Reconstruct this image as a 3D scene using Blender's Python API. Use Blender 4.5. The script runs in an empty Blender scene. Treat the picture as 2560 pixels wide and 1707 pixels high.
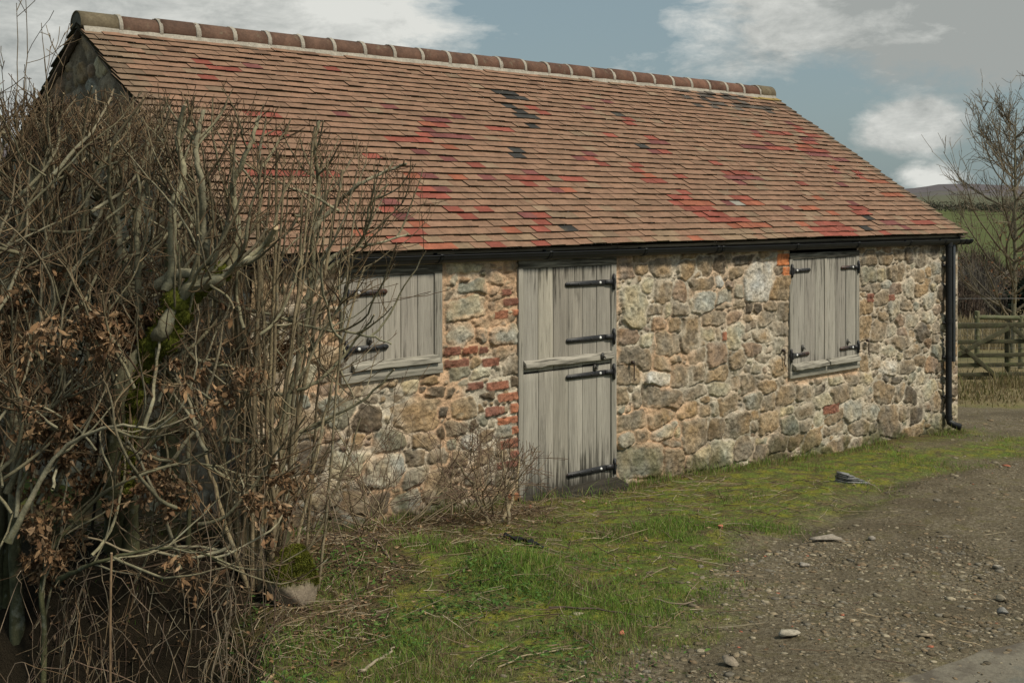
import bpy, math
import numpy as np
from mathutils import Matrix, Vector
rng = np.random.default_rng(7)
S = bpy.context.scene
COL = S.collection
# ------------------------------------------------------------------ frame of the site
# barn wall runs along +x, depth is +y, camera stands over the origin at eye height 2.43
CZ = 2.43
FW = np.array([.6665, .7456]); RT = np.array([.7456, -.6665])
def site(X, Z):                       # X across the line of sight, Z along it -> world x, y
    return X*RT[0]+Z*FW[0], X*RT[1]+Z*FW[1]
def sp(X, Z, z):
    x, y = site(X, Z); return np.array([x, y, z])
def sstep(a, b, v):
    t = np.clip((v-a)/(b-a), 0, 1); return t*t*(3-2*t)
_perm = np.random.default_rng(3).random((256, 256))
def vnoise(x, y):
    x = np.asarray(x, float); y = np.asarray(y, float)
    xi = np.floor(x).astype(int); yi = np.floor(y).astype(int); fx = x-xi; fy = y-yi
    fx = fx*fx*(3-2*fx); fy = fy*fy*(3-2*fy)
    a = _perm[xi & 255, yi & 255]; b = _perm[(xi+1) & 255, yi & 255]
    c = _perm[xi & 255, (yi+1) & 255]; d = _perm[(xi+1) & 255, (yi+1) & 255]
    return (a*(1-fx)+b*fx)*(1-fy)+(c*(1-fx)+d*fx)*fy
def fbm(x, y, o=4):
    s = 0; a = .5; t = 0
    for i in range(o):
        s = s+a*vnoise(x+17.3*i, y+9.1*i); t += a; a *= .5; x = np.asarray(x)*2.03; y = np.asarray(y)*2.03
    return s/t
# ------------------------------------------------------------------ mesh helpers
class Geo:
    def __init__(s): s.v = []; s.f = {3: [], 4: []}; s.c = []; s.n = 0
    def add(s, v, quads=None, tris=None, col=(1, 1, 1)):
        v = np.asarray(v, float).reshape(-1, 3); s.v.append(v)
        c = np.asarray(col, float)
        if c.ndim == 1: c = np.tile(c, (len(v), 1))
        s.c.append(c)
        for k, q in ((4, quads), (3, tris)):
            if q is not None and len(q): s.f[k].append(np.asarray(q, int).reshape(-1, k)+s.n)
        s.n += len(v)
    def build(s, name, mat, parent=None, smooth=False, attrs=None):
        V = np.concatenate(s.v); Cc = np.concatenate(s.c)
        me = bpy.data.meshes.new(name)
        Q = np.concatenate(s.f[4]) if s.f[4] else np.zeros((0, 4), int)
        T = np.concatenate(s.f[3]) if s.f[3] else np.zeros((0, 3), int)
        loops = np.concatenate([Q.ravel(), T.ravel()]).astype(np.int32)
        st = np.concatenate([np.arange(len(Q))*4, len(Q)*4+np.arange(len(T))*3]).astype(np.int32)
        me.vertices.add(len(V)); me.vertices.foreach_set('co', V.astype(np.float32).ravel())
        me.loops.add(len(loops)); me.loops.foreach_set('vertex_index', loops)
        me.polygons.add(len(st)); me.polygons.foreach_set('loop_start', st)
        me.update(calc_edges=True)
        if smooth: me.polygons.foreach_set('use_smooth', np.ones(len(st), bool))
        at = me.attributes.new('col', 'FLOAT_COLOR', 'POINT')
        at.data.foreach_set('color', np.concatenate([Cc, np.ones((len(Cc), 1))], 1).astype(np.float32).ravel())
        for k, a in (attrs or {}).items():
            at = me.attributes.new(k, 'FLOAT', 'POINT'); at.data.foreach_set('value', np.asarray(a, np.float32).ravel())
        me.validate()
        o = bpy.data.objects.new(name, me); COL.objects.link(o)
        if mat: me.materials.append(mat)
        if parent: put(o, parent)
        return o
def put(o, parent):
    o.parent = parent
    m = Matrix.Identity(4); p = parent
    while p: m = Matrix.Translation(p.location) @ m if p.type == 'EMPTY' else m; p = p.parent
    o.matrix_parent_inverse = m.inverted()
    if parent.type != 'EMPTY': o.matrix_parent_inverse = Matrix.Identity(4)
def thing(name, label, cat, loc, group=None):
    o = bpy.data.objects.new(name, None); COL.objects.link(o); o.location = loc; o.empty_display_size = .1
    return tag(o, label, cat, group)
def tag(o, label=None, cat=None, group=None, kind=None):
    if label: o['label'] = label
    if cat: o['category'] = cat
    if group: o['group'] = group
    if kind: o['kind'] = kind
    return o
def box(g, a, b, col=(1, 1, 1), rot=None, piv=None):
    (x0, y0, z0), (x1, y1, z1) = a, b
    v = np.array([[x, y, z] for x in (x0, x1) for y in (y0, y1) for z in (z0, z1)], float)
    if rot is not None:
        p = np.array(piv if piv is not None else v.mean(0)); R = np.array(Matrix.Rotation(rot[1], 3, rot[0])); v = (v-p) @ R.T+p
    g.add(v, [(0, 1, 3, 2), (4, 6, 7, 5), (0, 4, 5, 1), (2, 3, 7, 6), (0, 2, 6, 4), (1, 5, 7, 3)], col=col)
def bar(g, p, q, w, h, up=(0, 0, 1), col=(1, 1, 1)):        # rectangular bar from p to q
    p = np.array(p, float); q = np.array(q, float); t = (q-p)/np.linalg.norm(q-p)
    s = np.cross(t, up); s /= np.linalg.norm(s); u = np.cross(s, t)
    v = [e+a*s*w/2+b*u*h/2 for e in (p, q) for a, b in ((-1, -1), (1, -1), (1, 1), (-1, 1))]
    g.add(v, [(0, 3, 2, 1), (4, 5, 6, 7), (0, 1, 5, 4), (1, 2, 6, 5), (2, 3, 7, 6), (3, 0, 4, 7)], col=col)
def tube(g, pts, r, k=5, col=(1, 1, 1), cap=None, lump=0):
    pts = np.asarray(pts, float); n = len(pts); r = np.broadcast_to(np.asarray(r, float), (n,))
    t = np.gradient(pts, axis=0); t /= np.linalg.norm(t, axis=1)[:, None]+1e-9
    m = np.abs(t.mean(0)); ref = np.eye(3)[int(np.argmin(m))]
    u = np.cross(t, ref); u /= np.linalg.norm(u, axis=1)[:, None]+1e-9; w = np.cross(t, u)
    a = np.arange(k)*2*np.pi/k
    rr = r[:, None]*np.ones((n, k))
    if lump: rr = rr*(1+lump*(rng.random((n, k))-.5))
    v = pts[:, None]+rr[..., None]*(np.cos(a)[None, :, None]*u[:, None]+np.sin(a)[None, :, None]*w[:, None])
    i = np.arange(n-1)[:, None]*k; j = np.arange(k)[None]; j2 = (j+1) % k
    q = np.stack([i+j, i+j2, i+k+j2, i+k+j], -1).reshape(-1, 4)
    col = np.asarray(col, float); c = np.repeat(col, k, 0) if col.ndim == 2 else col
    g.add(v, q, col=c)
    if cap is not None:
        for e in ((n-1,) if cap is not True else (0, n-1)):
            vv = np.concatenate([v[e], pts[e:e+1]+t[e]*r[e]*(.15 if e else -.15)])
            tr = [(x, (x+1) % k, k) if e else ((x+1) % k, x, k) for x in range(k)]
            g.add(vv, tris=tr, col=cap if cap is not True else (col if col.ndim == 1 else col[e]))
def bevel(o, w=.004, seg=2):
    m = o.modifiers.new('bevel', 'BEVEL'); m.width = w; m.segments = seg; m.limit_method = 'ANGLE'; return o
# ------------------------------------------------------------------ materials
def new_mat(name):
    m = bpy.data.materials.new(name); m.use_nodes = True; nt = m.node_tree
    b = nt.nodes['Principled BSDF']; return m, nt, b
def N(nt, t, **kw):
    n = nt.nodes.new(t)
    for k, v in kw.items():
        if k.startswith('i_'):
            kk = k[2:]; n.inputs[int(kk) if kk.isdigit() else kk].default_value = v
        else: setattr(n, k, v)
    return n
def L(nt, a, b): nt.links.new(a, b)
def noise(nt, co, scale, det=4, rough=.6, sc3=None, dist=0):
    if sc3:
        mp = N(nt, 'ShaderNodeMapping'); mp.inputs['Scale'].default_value = sc3; L(nt, co, mp.inputs[0]); co = mp.outputs[0]
    n = N(nt, 'ShaderNodeTexNoise'); n.inputs['Scale'].default_value = scale; n.inputs['Detail'].default_value = det
    n.inputs['Roughness'].default_value = rough; n.inputs['Distortion'].default_value = dist; L(nt, co, n.inputs['Vector']); return n.outputs['Fac']
def rng_map(nt, v, a, b, c, d, clamp=True):
    n = N(nt, 'ShaderNodeMapRange', clamp=clamp); n.inputs[1].default_value = a; n.inputs[2].default_value = b
    n.inputs[3].default_value = c; n.inputs[4].default_value = d; L(nt, v, n.inputs[0]); return n.outputs[0]
def mixc(nt, fac, a, b, blend='MIX'):
    n = N(nt, 'ShaderNodeMix', data_type='RGBA', blend_type=blend)
    for s, v in ((n.inputs[0], fac), (n.inputs[6], a), (n.inputs[7], b)):
        if isinstance(v, (int, float)): s.default_value = v
        elif isinstance(v, tuple): s.default_value = (*v, 1)
        else: L(nt, v, s)
    return n.outputs[2]
def mul(nt, a, b, op='MULTIPLY'):
    n = N(nt, 'ShaderNodeMath', operation=op)
    for s, v in ((n.inputs[0], a), (n.inputs[1], b)):
        if isinstance(v, (int, float)): s.default_value = v
        else: L(nt, v, s)
    return n.outputs[0]
def grey(nt, v):
    n = N(nt, 'ShaderNodeCombineColor'); [L(nt, v, n.inputs[i]) for i in range(3)]; return n.outputs[0]
def bump(nt, b, h, strength, dist=.01):
    n = N(nt, 'ShaderNodeBump'); n.inputs['Strength'].default_value = strength; n.inputs['Distance'].default_value = dist
    L(nt, h, n.inputs['Height']); L(nt, n.outputs[0], b.inputs['Normal'])
def attr(nt, name='col'): return N(nt, 'ShaderNodeAttribute', attribute_name=name)
def obco(nt): return N(nt, 'ShaderNodeTexCoord').outputs['Object']
def gen_mat(name, rough=.9, v1=(25, .7, 1.3), v2=(110, .8, 1.2), bs=.3, bscale=90, tint=None, spec=.3, spots=None, bdist=.01):
    """vertex colour 'col' varied by two scales of noise; tint=(colour, scale, lo, hi) blotches over it"""
    m, nt, b = new_mat(name); co = obco(nt); c = attr(nt).outputs['Color']
    for s, lo, hi in (v1, v2): c = mixc(nt, 1., c, grey(nt, rng_map(nt, noise(nt, co, s), .3, .7, lo, hi)), 'MULTIPLY')
    for tcol, sc, lo, hi, amt in (tint or []):
        c = mixc(nt, rng_map(nt, noise(nt, co, sc, 6, .65), lo, hi, 0, amt), c, tcol)
    L(nt, c, b.inputs['Base Color']); b.inputs['Roughness'].default_value = rough; b.inputs['Specular IOR Level'].default_value = spec
    if bs: bump(nt, b, noise(nt, co, bscale, 6, .7), bs, bdist)
    return m
M = {}
M['stone'] = gen_mat('rubble_stone', .93, (14, .72, 1.26), (75, .72, 1.28), .7, 70, [((.42, .38, .29), 11, .58, .72, .5), ((.05, .045, .035), 17, .62, .76, .6), ((.30, .22, .12), 5, .58, .72, .15), ((.09, .075, .055), 3.2, .56, .74, .5)], .2, bdist=.012)
M['tile'] = gen_mat('clay_tile', .85, (9, .78, 1.2), (70, .82, 1.18), .35, 120, [((.20, .17, .11), 6, .60, .75, .45), ((.09, .08, .055), 23, .68, .76, .45)], .25)
M['ridge'] = gen_mat('ridge_clay', .8, (7, .65, 1.3), (50, .8, 1.2), .3, 60, [((.20, .18, .12), 10, .58, .7, .6)], .25)
M['mortar'] = gen_mat('lime_mortar', .95, (12, .75, 1.2), (80, .75, 1.2), .6, 60, [((.12, .11, .09), 14, .6, .72, .5)], .15)
M['bark'] = gen_mat('bark', .9, (18, .65, 1.35), (90, .75, 1.25), .5, 70, [((.27, .28, .22), 14, .57, .68, .6), ((.035, .035, .02), 9, .6, .72, .5)], .2)
M['twig'] = gen_mat('twig_bark', .8, (30, .7, 1.3), (9, .7, 1.25), 0, 60, None, .3)
M['leaf'] = gen_mat('dead_leaf', .8, (40, .65, 1.35), (10, .7, 1.2), .3, 80, None, .25)
M['moss'] = gen_mat('moss', .95, (25, .5, 1.4), (90, .6, 1.4), .8, 120, None, .1, bdist=.02)
M['iron'] = gen_mat('black_iron', .5, (20, .8, 1.3), (90, .8, 1.2), .25, 80, [((.09, .035, .018), 13, .6, .7, .6)], .5)
M['steel'] = gen_mat('bright_bolt', .3, (20, .9, 1.1), (90, .9, 1.1), 0, 80, None, .6)
M['plastic'] = gen_mat('black_gutter', .5, (6, .8, 1.25), (60, .9, 1.1), .08, 30, [((.035, .038, .032), 5, .55, .75, .6)], .35)
M['pebble'] = gen_mat('pebble', .92, (30, .7, 1.3), (120, .8, 1.2), .3, 100, None, .2)
def blade_mat(name):
    m, nt, b = new_mat(name); c = attr(nt).outputs['Color']; L(nt, c, b.inputs['Base Color']); b.inputs['Roughness'].default_value = .75
    b.inputs['Specular IOR Level'].default_value = .2
    tr = N(nt, 'ShaderNodeBsdfTranslucent'); L(nt, c, tr.inputs[0]); mx = N(nt, 'ShaderNodeMixShader'); mx.inputs[0].default_value = .3
    L(nt, b.outputs[0], mx.inputs[1]); L(nt, tr.outputs[0], mx.inputs[2]); L(nt, mx.outputs[0], nt.nodes['Material Output'].inputs[0]); return m
M['grass'] = blade_mat('grass_blade')
def wood_mat(name, axis, stain=True, tintc=(1, 1, 1), dark=.55):
    m, nt, b = new_mat(name); co = obco(nt)
    s1 = [120, 120, 120]; s1[axis] = 3.2; s2 = [13, 13, 13]; s2[axis] = .8; s3 = [320, 320, 320]; s3[axis] = 9
    g1 = noise(nt, co, 1, 5, .6, tuple(s1), .4); g2 = noise(nt, co, 1, 4, .6, tuple(s2), .6); g3 = noise(nt, co, 1, 3, .6, tuple(s3))
    c = mixc(nt, rng_map(nt, g1, .22, .78, 0, 1), (.255*tintc[0], .238*tintc[1], .208*tintc[2]), (.425*tintc[0], .40*tintc[1], .352*tintc[2]))
    c = mixc(nt, 1., c, grey(nt, rng_map(nt, g2, .3, .7, .82, 1.14)), 'MULTIPLY')
    c = mixc(nt, 1., c, grey(nt, rng_map(nt, g3, .3, .7, .86, 1.1)), 'MULTIPLY')
    c = mixc(nt, 1., c, attr(nt).outputs['Color'], 'MULTIPLY')
    if stain:                                   # water stains: dark streaks whose density is a vertex attribute
        st = attr(nt, 'stain').outputs['Fac']; k = [38, 38, 38]; k[axis] = 2.6
        n = noise(nt, co, 1, 5, .65, tuple(k), .2); thr = mul(nt, n, mul(nt, st, .42), 'ADD')
        c = mixc(nt, rng_map(nt, thr, .70, .90, 0, .85), c, (.022, .02, .015))
    L(nt, c, b.inputs['Base Color']); b.inputs['Roughness'].default_value = .88; b.inputs['Specular IOR Level'].default_value = .2
    bump(nt, b, mul(nt, g1, mul(nt, g3, .6), 'ADD'), .35, .006); return m
M['wood_v'] = wood_mat('oak_upright', 2); M['wood_h'] = wood_mat('oak_level', 0)
M['wood_dark'] = wood_mat('oak_frame', 0, True, (.62, .62, .58)); M['wood_post'] = wood_mat('oak_post', 2, False, (.7, .7, .66))
M['rail_green'] = gen_mat('algae_rail', .9, (10, .7, 1.3), (60, .75, 1.25), .4, 50, [((.10, .12, .05), 8, .5, .65, .6)], .2)
# ------------------------------------------------------------------ ground height
def ditch(X, Z):
    edge = -1.05-.13*(Z-5.3)-.35*np.maximum(Z-6.9, 0)
    return sstep(0, .55, edge-X)*(1-sstep(5.75, 6.75, Z))*(1-sstep(-.3, 1.6, -4.2-X))
def gz(x, y, rough=True):
    x = np.asarray(x, float); y = np.asarray(y, float)
    Z = x*FW[0]+y*FW[1]; X = x*RT[0]+y*RT[1]
    Zs = np.where(Z < 30, Z, 30+8*np.tanh((Z-30)/8)); Zs = np.maximum(Zs, -6)
    z = .68-.068*Zs
    z = z+np.clip((Z-80)*.0125, 0, 3.2)
    z = z-1.15*ditch(X, Z)+.34*np.exp(-((Z-7.25)/.62)**2)*sstep(-1.3, -1.85, X)
    near = (Z < 45)
    if rough:
        z = z+np.where(near, .09*(fbm(x*.9+5, y*.9+2, 3)-.5)+.035*(fbm(x*4, y*4, 3)-.5), .5*(fbm(x*.05, y*.05, 3)-.5))
        z = z+.10*np.exp(-(((X+.1)/.55)**2+((Z-7.5)/.5)**2))                     # grassy hump
        z = z+.12*np.exp(-(((X+1.1)/.5)**2+((Z-7.6)/.5)**2))
        yb = YB(x); z = z-.03*np.exp(-((y-yb+.05)/.14)**2)*sstep(5.5, 6.5, x)*(x < 11)      # wheel rut along the verge
    return z
_bx = [0, 2, 3.83, 5.01, 6.18, 7.13, 8.44, 10.28, 12.5, 14.5, 20, 30]
_by = [1.3, 2.75, 3.8, 4.4, 4.84, 4.98, 5.37, 5.84, 5.9, 5.6, 5.0, 4.5]
def YB(x): return np.interp(x, _bx, _by)
def gmask(x, y):                     # 1 on the green verge, 0 on the stony track
    x = np.asarray(x, float); y = np.asarray(y, float)
    n = fbm(x*1.3+3, y*1.3, 4)-.5
    g = sstep(-.45, .35, y-YB(x)+n*1.5)
    g = g*(1-.85*sstep(11.3, 12.2, x)*np.exp(-((y-6.75)/.28)**2))
    g = g*(1-sstep(6.35, 6.9, y)*sstep(13.6, 14.4, x))
    g = g*sstep(-.3, .1, .25+n+ (7.25-y)*0+.3)
    Z = x*FW[0]+y*FW[1]
    return np.where(Z > 17.2, sstep(17.0, 18.2, Z+n*2), g)
def litter(x, y):
    x = np.asarray(x, float); y = np.asarray(y, float)
    Z = x*FW[0]+y*FW[1]; X = x*RT[0]+y*RT[1]
    n = fbm(x*1.7+30, y*1.7+8, 4)-.5
    a = sstep(.45, -.35, X+.35+n*1.9-.25*(Z-8))*sstep(9.9, 9.3, Z)
    b = np.exp(-((X+.45)/.55)**2-((Z-8.8)/.7)**2)
    return np.clip(np.maximum(a, b*1.1), 0, 1)
# ------------------------------------------------------------------ BARN
WY = 7.3; X0, X1 = 4.12, 13.86
TONE = dict(b=(.25, .19, .12), o=(.29, .20, .105), g=(.33, .29, .21), w=(.45, .41, .34), d=(.125, .097, .066), p=(.26, .178, .115), y=(.37, .32, .205), G=(.22, .205, .145), r=(.205, .085, .058), R=(.31, .118, .064), O=(.52, .17, .06))
TONE = {k: tuple(a*b for a, b in zip(v, (1.16, 1.145, 1.12))) for k, v in ((k, tuple(.8*c+.2*sum(v)/3 for c in v) if k not in 'rRO' else v) for k, v in TONE.items())}
STONES = "7.86,1.89,0.26,0.19,p;8.39,1.86,0.32,0.15,b;8.72,1.84,0.22,0.18,o;9.00,1.85,0.20,0.18,b;9.21,1.87,0.16,0.16,d;9.60,1.89,0.32,0.09,d;9.84,1.90,0.15,0.05,b;10.01,1.90,0.21,0.09,y;9.48,1.77,0.23,0.11,b;9.84,1.68,0.43,0.38,w;10.15,1.78,0.18,0.09,d;10.21,1.60,0.28,0.24,o;8.00,1.52,0.31,0.34,y;8.39,1.63,0.21,0.20,b;8.61,1.63,0.19,0.18,p;8.98,1.69,0.35,0.12,b;9.21,1.70,0.11,0.11,w;9.38,1.67,0.14,0.08,p;8.96,1.52,0.36,0.20,g;9.29,1.54,0.25,0.14,g;9.52,1.59,0.17,0.12,g;8.64,1.47,0.22,0.13,b;9.28,1.46,0.22,0.07,b;9.50,1.47,0.20,0.09,b;9.69,1.42,0.12,0.13,d;9.82,1.41,0.13,0.11,d;10.01,1.42,0.20,0.10,b;10.26,1.36,0.20,0.19,b;8.28,1.48,0.27,0.09,b;8.46,1.48,0.11,0.10,y;9.14,1.35,0.31,0.13,b;9.43,1.32,0.18,0.12,p;9.65,1.31,0.12,0.08,o;9.97,1.30,0.25,0.14,b;9.03,1.22,0.23,0.15,y;9.18,1.19,0.08,0.12,b;9.28,1.17,0.07,0.09,R;9.46,1.17,0.23,0.24,y;9.73,1.23,0.20,0.08,d;9.90,1.14,0.27,0.13,o;10.18,1.17,0.31,0.13,b;9.66,1.14,0.14,0.06,b;8.78,1.24,0.27,0.32,b;8.58,1.32,0.20,0.14,b;8.34,1.34,0.20,0.11,p;8.44,1.16,0.33,0.21,b;7.92,1.25,0.26,0.13,p;8.15,1.21,0.15,0.11,y;7.98,1.08,0.45,0.17,b;8.58,1.01,0.18,0.11,b;8.90,1.02,0.25,0.14,b;9.17,1.00,0.27,0.22,p;9.49,0.93,0.25,0.16,b;9.72,1.01,0.29,0.12,p;9.91,0.91,0.24,0.08,b;10.18,0.80,0.24,0.19,o;8.38,0.98,0.24,0.13,b;8.62,0.85,0.24,0.20,b;8.86,0.84,0.22,0.17,b;9.17,0.81,0.33,0.14,o;8.33,0.84,0.28,0.16,w;7.92,0.92,0.31,0.16,b;9.66,0.66,0.23,0.19,b;9.94,0.71,0.27,0.05,b;9.98,0.60,0.31,0.12,o;9.46,0.68,0.11,0.14,o;9.21,0.66,0.33,0.13,y;8.84,0.66,0.34,0.13,b;8.38,0.66,0.48,0.19,b;8.05,0.69,0.14,0.15,b;7.83,0.74,0.14,0.14,o;10.29,0.48,0.32,0.18,b;10.64,0.49,0.29,0.15,b;10.00,0.43,0.24,0.16,b;9.75,0.48,0.25,0.17,g;9.34,0.50,0.26,0.20,o;8.74,0.51,0.31,0.14,o;8.98,0.47,0.16,0.11,b;9.13,0.48,0.12,0.10,g;8.35,0.49,0.32,0.14,o;7.93,0.50,0.38,0.16,b;10.01,0.26,0.32,0.19,o;10.32,0.34,0.25,0.12,y;10.62,0.28,0.30,0.15,b;10.38,0.18,0.28,0.20,G;10.62,0.15,0.18,0.12,b;10.86,0.18,0.16,0.12,y;11.11,0.26,0.30,0.10,r;11.15,0.14,0.30,0.12,b;9.50,0.27,0.37,0.23,b;9.76,0.23,0.18,0.11,b;9.16,0.28,0.27,0.22,b;8.84,0.25,0.34,0.25,b;8.39,0.34,0.32,0.13,g;8.61,0.33,0.15,0.08,y;8.51,0.21,0.25,0.10,b;8.12,0.35,0.19,0.11,b;7.88,0.34,0.19,0.14,g;8.07,0.13,0.55,0.28,G;8.54,0.06,0.28,0.28,b;8.77,-0.01,0.13,0.15,b;8.95,0.03,0.21,0.20,y;9.25,0.04,0.33,0.26,y;9.58,0.03,0.27,0.23,b;9.87,-0.05,0.24,0.15,b;9.89,0.07,0.21,0.09,y;10.14,0.02,0.32,0.17,b;10.48,-0.01,0.24,0.14,o;10.78,-0.01,0.33,0.18,o;11.15,0.04,0.42,0.12,b;11.22,-0.17,0.51,0.18,b;10.17,-0.16,0.34,0.11,b;10.56,-0.20,0.35,0.07,y;10.85,-0.22,0.23,0.09,b;7.90,-0.09,0.19,0.10,p;8.12,-0.07,0.48,0.08,b;9.31,-0.14,0.50,0.09,b;9.88,-0.20,0.30,0.07,b;11.32,0.39,0.38,0.17,b;10.95,0.36,0.33,0.15,y;10.91,0.48,0.20,0.09,d;11.54,0.54,0.25,0.13,b;11.81,0.52,0.25,0.11,y;11.21,0.55,0.24,0.12,y;11.56,0.20,0.37,0.22,g;11.88,0.12,0.33,0.16,g;11.63,0.39,0.25,0.14,g;12.18,0.31,0.41,0.22,b;12.26,-0.00,0.42,0.33,b;12.51,0.29,0.21,0.19,b;12.76,0.24,0.28,0.17,d;12.60,0.04,0.24,0.14,b;12.88,-0.01,0.28,0.21,d;11.67,-0.01,0.36,0.16,b;11.98,-0.05,0.22,0.12,b;11.78,-0.18,0.58,0.11,b;12.76,-0.21,0.48,0.17,o;11.85,1.86,0.29,0.16,b;12.20,1.84,0.30,0.12,b;12.72,1.86,0.24,0.15,d;12.43,1.66,0.35,0.18,b;11.83,1.67,0.31,0.18,G;12.14,1.66,0.22,0.14,y;11.78,1.51,0.22,0.07,d;12.01,1.51,0.20,0.10,b;12.72,1.47,0.24,0.21,g;12.11,1.39,0.26,0.16,b;11.88,1.41,0.13,0.10,r;12.31,1.39,0.15,0.08,r;11.79,1.30,0.25,0.16,o;12.64,1.30,0.24,0.13,b;12.37,1.24,0.21,0.20,g;12.16,1.17,0.21,0.11,b;11.76,1.08,0.23,0.25,o;12.07,1.02,0.28,0.22,b;12.56,0.99,0.20,0.08,p;12.33,1.01,0.19,0.12,g;12.80,1.10,0.24,0.13,g;11.96,0.85,0.18,0.10,b;12.56,0.86,0.39,0.14,b;12.80,0.73,0.32,0.13,b;12.29,0.79,0.30,0.12,y;11.72,0.70,0.22,0.18,o;12.26,0.59,0.34,0.14,w;12.64,0.57,0.35,0.14,b;12.01,0.67,0.18,0.12,b;6.02,1.95,0.38,0.07,y;6.52,1.94,0.15,0.09,b;6.09,1.80,0.26,0.10,G;6.33,1.76,0.09,0.06,p;6.03,1.62,0.38,0.16,y;6.19,1.50,0.19,0.08,b;6.29,1.64,0.10,0.06,d;5.98,1.42,0.24,0.16,g;6.44,1.38,0.30,0.15,g;6.18,1.39,0.10,0.11,b;6.45,1.73,0.10,0.06,r;6.50,1.65,0.17,0.06,r;6.40,1.55,0.15,0.07,R;6.56,1.56,0.08,0.06,R;5.89,1.30,0.17,0.07,r;6.07,1.29,0.15,0.06,r;6.21,1.28,0.09,0.06,r;5.93,1.20,0.24,0.07,r;6.13,1.18,0.11,0.07,o;6.29,1.18,0.18,0.07,r;6.53,1.13,0.18,0.14,b;6.20,1.10,0.23,0.09,y;6.33,1.09,0.07,0.09,d;6.12,1.00,0.17,0.06,r;6.36,0.98,0.23,0.07,r;6.56,1.00,0.10,0.09,d;5.74,0.99,0.17,0.09,d;5.89,0.98,0.09,0.07,d;6.25,0.89,0.17,0.06,d;6.48,0.88,0.23,0.07,R;6.01,0.83,0.20,0.15,o;5.55,0.83,0.38,0.23,o;5.80,0.83,0.10,0.09,d;6.33,0.78,0.20,0.07,r;6.54,0.78,0.08,0.08,R;6.18,0.81,0.06,0.06,o;6.48,0.69,0.23,0.06,R;6.55,0.60,0.09,0.06,R;6.49,0.50,0.21,0.07,r;6.54,0.41,0.09,0.06,r;6.47,0.33,0.24,0.06,r;6.54,0.24,0.11,0.05,d;6.53,0.05,0.13,0.08,R;5.29,0.68,0.25,0.15,G;5.93,0.70,0.22,0.11,b;6.09,0.57,0.20,0.12,w;6.26,0.60,0.15,0.09,b;5.77,0.69,0.09,0.08,d;5.62,0.62,0.21,0.11,b;5.68,1.08,0.17,0.08,o;5.49,1.06,0.13,0.11,y;5.29,1.11,0.16,0.07,b;5.38,0.96,0.15,0.08,o;5.76,0.50,0.23,0.12,b;5.53,0.50,0.21,0.12,b;5.95,0.45,0.18,0.12,b;6.22,0.43,0.19,0.11,b;6.32,0.23,0.17,0.10,b;6.11,0.26,0.18,0.11,b"
HOLES = [(4.864, 5.760, 1.143, 2.3), (6.598, 7.725, -1, 2.3), (10.358, 11.616, .655, 2.3)]
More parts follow.
